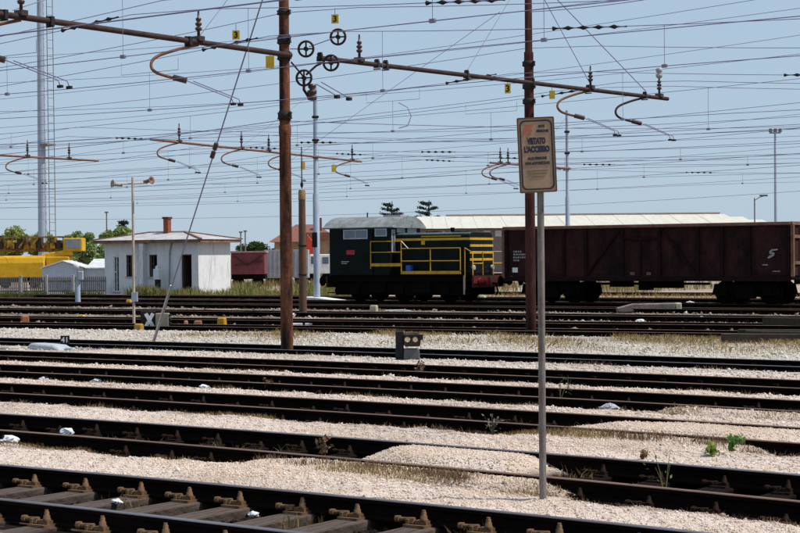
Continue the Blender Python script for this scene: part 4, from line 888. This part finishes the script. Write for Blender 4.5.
# yellow track machine
A = seen(-12, 262, 128); t = thing('track_machine', 'yellow rail maintenance machine with long boom behind the fence', 'track machine', (A.x, A.y, 0), YAW)
M_mach = mat('bright_machine_yellow', (.68, .40, .008), .6, c2=(.50, .27, .01), scale=1.2, fine=.1); M_machd = mat('dirty_machine_yellow', (.36, .20, .02), .8, c2=(.08, .05, .02), scale=2.5, lo=.4, hi=.58)
b = MB(); b.prism([(0, .8), (0, 1.9), (.15, 2.3), (.5, 2.45), (2.1, 2.45), (2.45, 2.3), (2.6, 1.9), (2.6, .8)][::-1], -1.5, 4.2, 'x'); b.build('tank', M_mach, t, .05)
b = MB(); b.bb(-1.6, 6.5, .2, 2.4, .45, .78); b.build('frame', M_sooty, t)
for x in (-.5, 1.2, 3.4, 5.4): b = MB(); b.lathe([(.0, -.08), (.45, -.08), (.45, .08), (0, .08)], 16, (x, .4, .45), 'Y'); b.build('wheel', M_sooty, t)
b = MB(); b.bar((-1.5, 1.2, 2.9), (6.6, 1.2, 2.85), .5, .28); b.build('lower_boom', M_machd, t)
for i in range(15):
    x = -1.5+i*.5; b = MB(); b.bb(x, x+random.uniform(.3, .48), .7+.03*(i % 3), 1.7, 2.95, 3.1+random.uniform(.25, .95)); b.build('machinery_block', M_machd if i % 3 != 1 else mat('dark_machinery', (.05, .035, .02), .8), t, .04)
for i in range(7):
    x = -1.4+i*.9; b = MB(); b.bar((x, .68, 3.05), (x+.5, .68, 3.9-.03*i), .14); b.build('strut', M_machd, t)
b = MB(); b.bb(-1.5, 5.6, .66, .76, 3.78, 3.9); b.build('upper_boom', M_machd, t)
b = MB(); b.bb(5.55, 7.0, .6, 2.0, 2.75, 3.75); cb = b.build('cab', M_mach, t, .05); b = MB(); b.bb(5.72, 6.85, .56, .602, 2.98, 3.66); b.build('cab_window', mat('grey_glass', (.25, .27, .30), .3), cb)
b = MB(); b.bar((3.9, .9, 2.3), (6.2, .9, 2.7), .4, .5); b.bb(4.25, 6.0, .5, 2.2, 1.5, 2.35); b.build('engine_cover', M_mach, t, .06)
# ------------------------------------------------------------------ background vehicles and buildings
A = seen(231, 268, 122); t = thing('old_van_wagon', 'faded maroon goods van partly hidden right of the hut', 'wagon', (A.x, A.y, 0), YAW)
M_vanm = mat('faded_maroon', (.20, .050, .060), .85, c2=(.13, .035, .04), scale=1.4)
b = MB(); b.bb(0, 2.42, 0, 2.4, .95, 2.5); b.build('body', M_vanm, t, .03); b = MB(); b.bb(-.08, 2.5, -.08, 2.5, 2.502, 2.62); b.build('roof_edge', mat('pink_brown_edge', (.42, .22, .22), .9), t)
for a_, c_ in (((.2, 2.3), (1.2, 1.6)), ((1.2, 1.6), (2.2, 2.3)), ((.2, 1.6), (2.3, 1.9))): b = MB(); b.bar((a_[0], -.03, a_[1]), (c_[0], -.03, c_[1]), .12, .05); b.build('brace', mat('dark_maroon', (.06, .02, .02), .9), t)
b = MB(); b.bb(0, 2.42, .1, 2.3, .6, .949); b.build('underframe', M_sooty, t)
for x in (.5, 1.9): b = MB(); b.lathe([(.0, -.08), (.42, -.08), (.42, .08), (0, .08)], 16, (x, .3, .42), 'Y'); b.build('wheel', M_sooty, t)
for px0, px1, lab, c in ((264, 281, 'pale grey container left of the near brown pole', (.33, .34, .36)), (293, 308, 'pale grey container behind the stout old post', (.32, .33, .36))):
    A = seen(px0, 268, 135); w_ = (px1-px0)/1700*135; t = thing('container', lab, 'container', (A.x, A.y, 0), YAW, 'pale containers')
    b = MB(); b.bb(0, w_, 0, 2.4, .5, 2.75); b.build('body', mat('container_'+str(px0), c, .8, scale=2), t, .02); n = max(3, int(w_/.3))
    for i in range(n): b = MB(); b.bb(w_*(i+.3)/n, w_*(i+.7)/n, -.03, -.001, .6, 2.65); b.build('rib', mat('container_'+str(px0), c), t)
    b = MB(); b.bb(.1, w_-.1, .2, 2.2, 0, .499); b.build('skid', M_sooty, t)
A = seen(306, 268, 150); t = thing('white_truck', 'white lorry parked behind the grey mast', 'truck', (A.x, A.y, 0), YAW)
b = MB(); b.prism([(0, .7), (0, 1.6), (.35, 2.4), (2.2, 2.4), (2.2, .7)][::-1], 0, 2.2, 'y'); b.build('cab', M_white, t, .06); b = MB(); b.bb(.45, 1.1, -.02, -.001, 1.55, 2.2); b.build('window', M_glass, t); b = MB(); b.bb(1.45, 2.0, -.02, -.001, 1.55, 2.15); b.build('window', M_glass, t)
for x in (.5, 1.8): b = MB(); b.lathe([(.0, -.12), (.42, -.12), (.42, .12), (0, .12)], 16, (x, .2, .42), 'Y'); b.build('wheel', M_sooty, t)
A = seen(306, 250, 160); t = thing('red_hopper', 'bright red tipping body seen between post and grey mast', 'hopper', (A.x, A.y, 0), YAW)
b = MB(); b.prism([(0, 2.4), (.9, 2.4), (.75, 3.5), (.1, 4.3)][::-1], 0, 1.2, 'y'); b.build('body', mat('bright_red', (.60, .06, .03), .6), t); b = MB(); b.bb(.1, .8, .2, 1.0, 0, 2.398); b.build('stand', M_sooty, t)
# house with terracotta roof
A = seen(272, 266, 190); t = thing('house', 'brown house with terracotta hipped roof behind the brown pole', 'house', (A.x, A.y, 0), YAW)
M_terra = mat('terracotta_roof', (.24, .10, .075), .9, c2=(.16, .07, .05), scale=1, stretch=(8, 1, 1)); M_ochw = mat('ochre_house_wall', (.36, .24, .15), .95)
b = MB(); b.bb(.3, 7.0, 0, 7, -.1, 3.9); b.build('wall', M_ochw, t); b = MB(); b.bb(4.2, 7.6, -1.2, -.002, -.1, 4.1); b.build('wing', M_ochw, t)
b = MB(); b.add([(-.3, -.5, 3.9), (7.6, -.5, 3.9), (7.6, 7.5, 3.9), (-.3, 7.5, 3.9), (2.5, 3.5, 5.9), (5, 3.5, 5.9)], [(0, 1, 5, 4), (1, 2, 5), (2, 3, 4, 5), (3, 0, 4), (3, 2, 1, 0)]); r_ = b.build('roof', M_terra, t)
b = MB(); b.bb(3.9, 8.0, -1.6, .2, 4.101, 4.9); b.build('wing_roof', M_terra, t); b = MB(); b.bb(5.0, 5.5, 2, 2.5, 4.5, 6.6); b.build('chimney', M_terra, r_)
for x in (1.0, 2.6, 4.8, 6.4): f = MB(); y_ = -.03 if x < 4 else -1.23; f.bb(x, x+.7, y_, y_+.028, 1.8, 3.0); w = f.build('window', M_pale, t); p = MB(); p.bb(x+.08, x+.62, y_-.02, y_-.002, 1.88, 2.92); p.build('pane', M_glass, w)
# warehouse with long white roof
A = seen(419, 262, 225); t = thing('warehouse', 'long low warehouse with white roof behind the wagon', 'warehouse', (A.x, A.y, 0), YAW)
M_whroof = mat('white_sheet_roof', (.56, .545, .475), .8, c2=(.49, .475, .42), scale=.4, stretch=(3, .4, 1), fine=.1); M_whwall = mat('dull_hall_wall', (.20, .17, .16), .9); WLn = 47.
b = MB(); b.bb(.3, WLn, 0, 30, -.1, 5.75); b.build('wall', M_whwall, t)
for i in range(24):
    x0, x1 = -.1+i*(WLn+.2)/24, -.1+(i+1)*(WLn+.2)/24-.02; dz = .0 if i % 2 else .015
    b = MB(); cut = 0 if i < 22 else (i-21)*1.6
    b.add([(x0, -.8, 5.8+dz), (x1, -.8, 5.8+dz), (x1, 14-cut*2, 7.75-cut*.3+dz), (x0, 14-cut*2, 7.75-cut*.3+dz), (x1, 30.5, 5.7+dz), (x0, 30.5, 5.7+dz)], [(0, 1, 2, 3), (3, 2, 4, 5)]); b.build('roof_sheet', M_whroof, t)
b = MB(); b.prism([(-.7, 5.76), (14, 7.7), (30.3, 5.66)], .3, .5, 'x'); b.build('gable', mat('maroon_gable', (.16, .07, .07), .9), t)
b = MB(); b.bb(4.0, WLn-4.5, 13.9, 14.3, 7.76, 8.0); b.build('ridge_cap', mat('pinkish_ridge', (.40, .28, .24), .9), t)
for i in range(30): x = 1.0+i*1.5; f = MB(); f.bb(x, x+1.05, -.05, -.002, 4.6, 5.6); w = f.build('window', mat('hall_window_frame', (.25, .13, .11), .8), t); p = MB(); p.bb(x+.1, x+.95, -.07, -.052, 4.7, 5.5); p.build('pane', M_alu, w)
# lamp masts right
A = seen(776, 262, 150); t = thing('floodlight_mast', 'slim blue grey floodlight mast at the right, above the wagon end', 'light mast', (A.x, A.y, 0), YAW)
b = MB(); b.lathe([(.16, -.1), (.09, 12.8)], 10); b.build('mast', M_greymast, t); b = MB(); b.bar((-.5, 0, 12.75), (.5, 0, 12.75), .1); b.build('crossbar', M_galv, t)
for x in (-.42, .0, .42): b = MB(); b.box((x, -.1, 12.98), (.3, .3, .32), taper=.7); b.build('floodlight', mat('dark_lamp_housing', (.10, .10, .13), .6), t, .02)
A = seen(755, 262, 140); t = thing('street_lamp', 'small street lamp with one angled arm above the wagon', 'lamp', (A.x, A.y, 0), YAW)
b = MB(); b.lathe([(.07, -.1), (.05, 6.7)], 8); b.path([(0, 0, 6.5), (.4, 0, 6.75), (.75, 0, 6.85)], .035, 6); b.build('post', M_galv, t); b = MB(); b.box((.75, 0, 6.9), (.65, .25, .14)); b.build('lamp_head', mat('dark_lamp_housing', (.1, .1, .13)), t, .03)
for px, top, lab in ((107, 212, 'thin distant lamp pole left of the hut'), (241, 233, 'left of two thin distant poles right of the hut'), (245.5, 232, 'right of two thin distant poles right of the hut')):
    A = seen(px, 262, 170); t = thing('thin_pole', lab, 'pole', (A.x, A.y, 0), YAW); h = (258.5-top)/1700*170+2.1
    b = MB(); b.lathe([(.09, -.1), (.06, h)], 8); b.build('pole', M_galv, t); b = MB(); b.bb(-.18, .18, -.08, .08, h, h+.14); b.build('cap', M_galv, t)
# ------------------------------------------------------------------ trees
leaf_mat = attr_mat('foliage_leaf', .8, trans=.25)
def leaf_mesh(name, P, size, tint, up=.3):
    n = len(P); a = rng.normal(size=(n, 3)); a /= np.linalg.norm(a, axis=1)[:, None]; c = rng.normal(size=(n, 3)); c -= (c*a).sum(1)[:, None]*a; c /= np.linalg.norm(c, axis=1)[:, None]
    s = size*rng.uniform(.6, 1.4, n); V = np.stack([P-a*s[:, None], P+c*s[:, None]*.5, P+a*s[:, None], P-c*s[:, None]*.5], 1).reshape(-1, 3)
    me = bpy.data.meshes.new(name); F = np.arange(4*n, dtype=np.int32)
    me.vertices.add(4*n); me.vertices.foreach_set('co', V.astype(np.float32).ravel()); me.loops.add(4*n); me.loops.foreach_set('vertex_index', F); me.polygons.add(n); me.polygons.foreach_set('loop_start', np.arange(0, 4*n, 4, dtype=np.int32)); me.update(calc_edges=True)
    at2 = me.color_attributes.new('tint', 'FLOAT_COLOR', 'POINT'); at2.data.foreach_set('color', np.repeat(np.concatenate([tint, np.ones((n, 1))], 1), 4, 0).astype(np.float32).ravel()); me.materials.append(leaf_mat); return me
M_bark = mat('tree_bark', (.10, .075, .055), .95, c2=(.06, .045, .035), scale=3)
def tree(name, px, Z, y_top, w_px, label, c, flat=.8, n=2600, clumps=14, base_frac=.45, leaf=.16):
    A = seen(px, 262, Z); k = Z/1700; H_ = (258-y_top)*k+2.1; w_ = w_px*k/2*1.5; t = thing(name, label, 'tree', (A.x, A.y, -.1), 0, None)
    b = MB(); zc = H_*base_frac; b.path([(0, 0, 0), (.1, .05, zc*.6), (.0, .1, H_*.8)], [.05*H_*.6, .04*H_*.6, .015*H_], 8)
    cl = []
    for i in range(clumps):
        a = random.uniform(0, 2*PI); rr = math.sqrt(random.random())*w_*.78; z = random.uniform(zc, H_-.12*H_); rr *= 1-.55*max(0, (z-zc)/(H_-zc))**1.5; cl.append((rr*math.cos(a), rr*math.sin(a), z, w_*random.uniform(.26, .42)))
        b.path([(0, 0, zc*.7+.3*(z-zc)), (rr*math.cos(a)*.6, rr*math.sin(a)*.6, z*.92), (rr*math.cos(a), rr*math.sin(a), z)], [.02*H_*.5, .012*H_*.5, .004*H_], 5)
    b.build('trunk', M_bark, t); Ps, Ts = [], []
    for (x, y, z, r_) in cl:
        m = n//clumps; d = rng.normal(size=(m, 3)); d /= np.linalg.norm(d, axis=1)[:, None]; d *= (rng.random((m, 1))**.45)*r_; d[:, 2] *= flat; Ps.append(d+np.array((x, y, z)))
        Ts.append(np.array(c)*rng.uniform(.7, 1.35)*rng.uniform(.75, 1.25, (m, 1))*np.array((rng.uniform(.9, 1.15), 1, 1)))
    link('crown', leaf_mesh('crown', np.concatenate(Ps), leaf*Z/150, np.concatenate(Ts)), t); return t
tree('pine_tree', 13, 170, 220, 38, 'round crowned stone pine at the far left behind the yellow machine', (.24, .27, .09), .75, n=4500, clumps=18)
tree('pine_tree', 41, 180, 226, 30, 'smaller pine crown behind the tall lighting tower', (.22, .26, .09), .8, n=3500)
tree('broadleaf_tree', 70, 160, 229, 16, 'narrow green tree between tower and hut', (.17, .24, .08), n=3200); tree('broadleaf_tree', 84, 165, 226, 24, 'tall bright green tree left of the hut', (.24, .32, .12), n=4600); tree('broadleaf_tree', 99, 165, 240, 30, 'spreading low green tree immediately left of the hut', (.26, .34, .14), n=5000)
tree('broadleaf_tree', 119, 170, 219, 30, 'green tree rising above the left end of the hut roof', (.22, .30, .10), n=4600); tree('broadleaf_tree', 252, 175, 239, 28, 'dark green bushy tree right of the hut', (.045, .075, .025), n=3200); tree('broadleaf_tree', 278, 200, 240, 12, 'small green tree left of the brown pole', (.06, .09, .03)); tree('broadleaf_tree', 296, 200, 238, 24, 'olive green tree between the brown pole and the stout post', (.075, .09, .04))
tree('broadleaf_tree', 332, 210, 226, 9, 'dark thin tree at the left edge of the cab', (.05, .06, .03), n=900)
def layered(px, Z, y_top, w_px, label):
    A = seen(px, 262, Z); k = Z/1700; H_ = (257-y_top)*k+2.1; w_ = w_px*k/2; t = thing('cedar_tree', label, 'tree', (A.x, A.y, -.1)); b = MB(); b.path([(0, 0, 0), (0, 0, H_*.7), (.1, 0, H_*.98)], [.3, .2, .05], 8); Ps = []
    for i in range(15):
        z = H_*(.64+.34*(i//3)/5); a = random.uniform(0, 2*PI); L = w_*(1.15-.55*i/15)*random.uniform(.75, 1.15); e = Vector((math.cos(a)*L, math.sin(a)*L, z+L*.25)); b.path([(0, 0, z-.2), e*.5+Vector((0, 0, z*.5)), e], [.06, .04, .015], 5); m = 130
        s = rng.random((m, 1))**.7; Ps.append(np.array((0, 0, z))+s*np.array((e.x, e.y, e.z-z))+rng.normal(size=(m, 3))*np.array((.17, .17, .09)))
    b.build('trunk', M_bark, t); P_ = np.concatenate(Ps); link('crown', leaf_mesh('crown', P_, .15, np.array((.032, .045, .028))*rng.uniform(.6, 1.4, (len(P_), 1))), t)
layered(392, 250, 199, 22, 'dark layered conifer above the locomotive cab, left of the pair'); layered(429, 250, 198, 25, 'dark layered conifer above the locomotive hood, right of the pair'); layered(546, 250, 217, 12, 'small dark conifer tip above the wagon left end')
layered(124, 220, 215, 11, 'dark conifer tip behind the green tree over the hut roof')
# ------------------------------------------------------------------ grass and weeds
def blades(name, U, V, Z, h, c, spread=.5):
    n = len(U); a = rng.uniform(0, 2*PI, n); w_ = h*.022+.0018; ln = rng.normal(size=(n, 2))*h[:, None]*spread*.6; P = np.stack([U, V, Z], -1); dx = np.stack([np.cos(a)*w_, np.sin(a)*w_, 0*a], -1)
    mid = P+np.stack([ln[:, 0]*.35, ln[:, 1]*.35, h*.6], -1); tip = P+np.stack([ln[:, 0], ln[:, 1], h*rng.uniform(.75, 1, n)], -1)
    Vv = np.stack([P-dx, P+dx, mid+dx*.7, tip, mid-dx*.7], 1).reshape(-1, 3); me = bpy.data.meshes.new(name)
    me.vertices.add(5*n); me.vertices.foreach_set('co', Vv.astype(np.float32).ravel()); me.loops.add(5*n); me.loops.foreach_set('vertex_index', np.arange(5*n, dtype=np.int32)); me.polygons.add(n); me.polygons.foreach_set('loop_start', np.arange(0, 5*n, 5, dtype=np.int32)); me.update(calc_edges=True)
    a2 = me.color_attributes.new('tint', 'FLOAT_COLOR', 'POINT'); a2.data.foreach_set('color', np.repeat(np.concatenate([c, np.ones((n, 1))], 1), 5, 0).astype(np.float32).ravel()); me.materials.append(leaf_mat); return tag(link(name, me), kind='stuff')
STRAW = np.array([(.34, .24, .10), (.26, .17, .07), (.42, .32, .16), (.20, .12, .05)]); GREEN = np.array([(.12, .17, .04), (.18, .20, .06), (.09, .12, .03)])
def cloud(cs):
    U = []; V = []; 
    for (cx, cy, su, sv, n) in cs: U.append(rng.normal(cx, su, n)); V.append(rng.normal(cy, sv, n))
    return np.concatenate(U), np.concatenate(V)
# dry fringe in front of each near rail, patchy
Us, Vs, Zs, Hs, Cs = [], [], [], [], []
for k, lo, hi, n, hh in ((2, -17, -4.5, 9000, .035), (3, -21, -6, 8000, .042), (4, -25, -7, 6000, .045), (5, -30, -9, 4500, .05), (6, -35, -10, 3500, .06)):
    u = rng.uniform(lo, hi, n*3); keep = lumps(u, 0*u+k, 1.3, k*1.7)+rng.normal(size=len(u))*.25 > .18; u = u[keep][:n]; off = rng.uniform(.12, .75, len(u)); v = near_v(k, u)-off
    t_ = (v-far_v(k-1, u))/(near_v(k, u)-far_v(k-1, u)); _, z, oil, _ = gap_h(k-1, u, t_)
    Us.append(u); Vs.append(v); Zs.append(z); Hs.append(hh*rng.uniform(.4, 1.7, len(u))); Cs.append(STRAW[rng.integers(0, 4, len(u))]*rng.uniform(.7, 1.2, (len(u), 1)))
for k, lo, hi, nc, hh in ((2, -16, -5, 26, .07), (3, -21, -6.5, 46, .09), (4, -25, -8, 34, .09), (5, -29, -10, 30, .10), (6, -34, -12, 26, .12)):   # tangled dead weeds
    cu = rng.uniform(lo, hi, nc); cd = rng.uniform(.14, .55, nc); m = 110; u = np.repeat(cu, m)+rng.normal(size=nc*m)*.13; off = np.clip(np.repeat(cd, m)+rng.normal(size=nc*m)*.07, .1, 1.2); v = near_v(k, u)-off
    t_ = (v-far_v(k-1, u))/(near_v(k, u)-far_v(k-1, u)); _, z, _, _ = gap_h(k-1, u, t_)
    Us.append(u); Vs.append(v); Zs.append(z); Hs.append(hh*rng.uniform(.3, 1.2, nc*m)); Cs.append(np.array([(.20, .12, .075), (.26, .16, .10), (.13, .075, .045), (.30, .21, .12)])[rng.integers(0, 4, nc*m)]*rng.uniform(.6, 1.2, (nc*m, 1)))
for k, n in ((1, 500), (2, 900), (3, 800), (4, 800), (5, 500)):   # withered weeds inside the tracks
    cu = rng.uniform(U_RANGE[k][0]*.55, -4.5, 22 if k > 1 else 10); u = np.repeat(cu, n//len(cu))+rng.normal(size=len(cu)*(n//len(cu)))*.12; t_ = np.clip(np.repeat(rng.uniform(.05, .95, len(cu)), n//len(cu))+rng.normal(size=len(u))*.06, .03, .97)
    v, z, oil, _ = bed_h(k, u, t_); ok = oil > .85; u, v, z = u[ok], v[ok], z[ok]; Us.append(u); Vs.append(v); Zs.append(z); Hs.append(rng.uniform(.06, .19, len(u))); Cs.append(STRAW[rng.integers(0, 4, len(u))]*rng.uniform(.35, .8, (len(u), 1)))
blades('dry_grass', *[np.concatenate(q) for q in (Us, Vs, Zs, Hs)], np.concatenate(Cs))
# straw strip between the two groups of tracks, right side
n = 42000; u = rng.uniform(-31, -11, n); t_ = rng.beta(3.2, 1.6, n); v, z, _, _ = gap_h(6, u, t_); keep = (lumps(u, v, .8, 3)+.5*smooth(-25, -16, u)+rng.normal(size=n)*.25) > .25; u, v, z = u[keep], v[keep], z[keep]; c = STRAW[rng.integers(0, 4, len(u))]*rng.uniform(.9, 1.4, (len(u), 1)); gr = (rng.random(len(u)) < .12); c[gr] = GREEN[rng.integers(0, 3, gr.sum())]
blades('straw_grass', u, v, z, rng.uniform(.03, .13, len(u))*(1+.8*np.clip(lumps(u, v, 1.7, 8), 0, 1)), c, .8)
# tall grass round the hut and along the back
q = Matrix.Rotation(HZ, 3, 'Z'); n = 16000; lx = rng.uniform(3.6, 16, n); ly = rng.uniform(-3.2, -.3, n); ex = lx > W+.3; ly[ex] = rng.uniform(-3.2, 7, ex.sum()); U_ = H0.x+lx*math.cos(HZ)-ly*math.sin(HZ); V_ = H0.y+lx*math.sin(HZ)+ly*math.cos(HZ)
c = np.where((rng.random((n, 1)) < .62), GREEN[rng.integers(0, 3, n)]*1.25, STRAW[rng.integers(0, 4, n)]*1.1); blades('tall_grass', U_, V_, 0*U_-.03, rng.uniform(.2, .75, n)*(.5+.7*np.clip(lumps(U_, V_, .8, 1)+.4, 0, 1)), c, .35)
n = 15000; u = rng.uniform(-95, -45, n); v = rng.uniform(84, 100, n); keep = lumps(u, v, .3, 4) > -.1; u, v = u[keep], v[keep]; m = len(u); blades('back_grass', u, v, 0*u-.03, rng.uniform(.25, .8, m), np.where(rng.random((m, 1)) < .4, GREEN[rng.integers(0, 3, m)], STRAW[rng.integers(0, 4, m)]), .35)
n = 4000; u = rng.uniform(-78, -66, n); v = rng.uniform(0, 1, n); U_ = Fa.x+(Fb.x-Fa.x)*rng.random(n); V_ = Fa.y+(Fb.y-Fa.y)*(U_-Fa.x)/(Fb.x-Fa.x)-rng.uniform(.1, .6, n); keep = lumps(U_, V_, 1.3, 6) > .1; m = keep.sum(); blades('fence_grass', U_[keep], V_[keep], 0*U_[keep]-.03, rng.uniform(.15, .5, m), GREEN[rng.integers(0, 3, m)], .35)
n = 5000; u = rng.uniform(-48, -22, n); v = rng.uniform(70, 76, n); blades('wagon_side_grass', u, v, 0*u-.03, rng.uniform(.1, .35, n), STRAW[rng.integers(0, 4, n)]*1.2, .5)
# single weeds
def weed(px, py, h, c, label, n=26, z=.02, leaf=.035):
    P = ground(px, py, z); t = thing('weed_plant', label, 'weed', (P.x, P.y, z), 0, None); b = MB(); L = []
    for i in range(4):
        a = random.uniform(0, 2*PI); r_ = h*.45*random.random(); e = Vector((r_*math.cos(a), r_*math.sin(a), h*random.uniform(.6, 1))); b.path([(0, 0, 0), e*.5+Vector((0, 0, h*.1)), e], [.005, .004, .002], 4)
        for j in range(n//4): s = random.uniform(.3, 1); L.append(e*s+Vector((random.gauss(0, 1), random.gauss(0, 1), random.gauss(0, .6)))*h*.14)
    b.build('stem', mat('weed_stem', (.16, .15, .06), .9), t); P_ = np.array(L); link('leaves', leaf_mesh('leaves', P_, leaf, np.array(c)*rng.uniform(.7, 1.3, (len(P_), 1))), t)
weed(712, 458, .16, (.22, .28, .06), 'yellow green weed in front of the third track at the right', 70, z=.1); weed(731, 453, .20, (.10, .22, .05), 'bright green leafy weed beside the yellow green one', 60, z=.1)
weed(665, 498, .42, (.20, .24, .06), 'tall thin stalk rising from the second track at the right', 12, leaf=.02); weed(386, 398, .12, (.20, .30, .02), 'small bright lime weed inside the fourth track', 30); weed(560, 402, .32, (.12, .14, .05), 'thin green stalk left of the notice post inside a track', 14, leaf=.02); weed(568, 398, .34, (.11, .15, .05), 'tall thin stalk just right of the notice post', 14, leaf=.02)
weed(492, 435, .26, (.26, .24, .18), 'dry white flowering weed before the third track', 40, leaf=.025); weed(420, 375, .3, (.22, .13, .09), 'dry brown weed right of the dwarf signal', 50, leaf=.03); weed(325, 458, .22, (.17, .10, .06), 'brown withered bush inside the second track', 60, leaf=.03); weed(644, 460, .10, (.20, .14, .07), 'low brown tuft on the gravel heap', 50, z=.12, leaf=.03); weed(755, 462, .10, (.2, .16, .07), 'low dry tuft right of the green weed', 30, leaf=.03); weed(270, 392, .22, (.17, .09, .05), 'rusty brown weed inside the fourth track', 30, leaf=.03)
# ------------------------------------------------------------------ litter
M_bag = mat('white_plastic', (.80, .82, .86), .5, fine=.03)
def bag(px, py, s, label, c=None, z=.03):
    P = ground(px, py, z); n = 70; d = rng.normal(size=(n, 3)); d /= np.linalg.norm(d, axis=1)[:, None]; d *= rng.uniform(.6, 1.15, (n, 1))*np.array((1.25, .8, .55))*s; F_ = None
    import bmesh
    bm = bmesh.new(); [bm.verts.new(p) for p in d]; bmesh.ops.convex_hull(bm, input=bm.verts); lo_v = [v for v in bm.verts if not v.link_faces]; bmesh.ops.delete(bm, geom=lo_v, context='VERTS'); bmesh.ops.subdivide_edges(bm, edges=bm.edges, cuts=1)
    for v in bm.verts: v.co *= random.uniform(.78, 1.12)
    me = bpy.data.meshes.new('plastic_litter'); bm.to_mesh(me); bm.free(); me.materials.append(c or M_bag); o = link('plastic_litter', me); o.location = (P.x, P.y, z+s*.3); tag(o, label, 'litter', 'scraps of litter on the tracks')
bag(10, 443, .11, 'crumpled white plastic bag at the left edge before the second track'); bag(67, 434, .085, 'white plastic scrap on the second track rail, left'); bag(117, 503, .045, 'small white scrap on the nearest track', z=.0); bag(254, 516, .045, 'small white scrap on a nearest-track sleeper, right', z=.0); bag(43, 381, .09, 'white scrap before the third track at left'); bag(97, 383, .09, 'larger white scrap right of the first on the third track'); bag(204, 389, .09, 'white scrap on the pale edge of the third track'); bag(609, 411, .13, 'grey white crumpled rag inside the fourth track', mat('greyish_rag', (.42, .42, .48), .8)); bag(690, 305, .2, 'pale scrap in front of the wagon'); bag(31, 442, .06, 'small brown stone right of the plastic bag', mat('tan_stone', (.34, .24, .17), .9))
for px, py, s, lab in ((783, 452, .03, 'tiny white scrap in the third track, upper'), (796, 455, .035, 'tiny white scrap at the right edge'), (700, 320, .15, 'white scrap lying under the wagon middle'), (640, 322, .12, 'pale scrap below the concrete beam'), (290, 317, .18, 'pinkish scrap by the brown pole')): bag(px, py, s, lab)
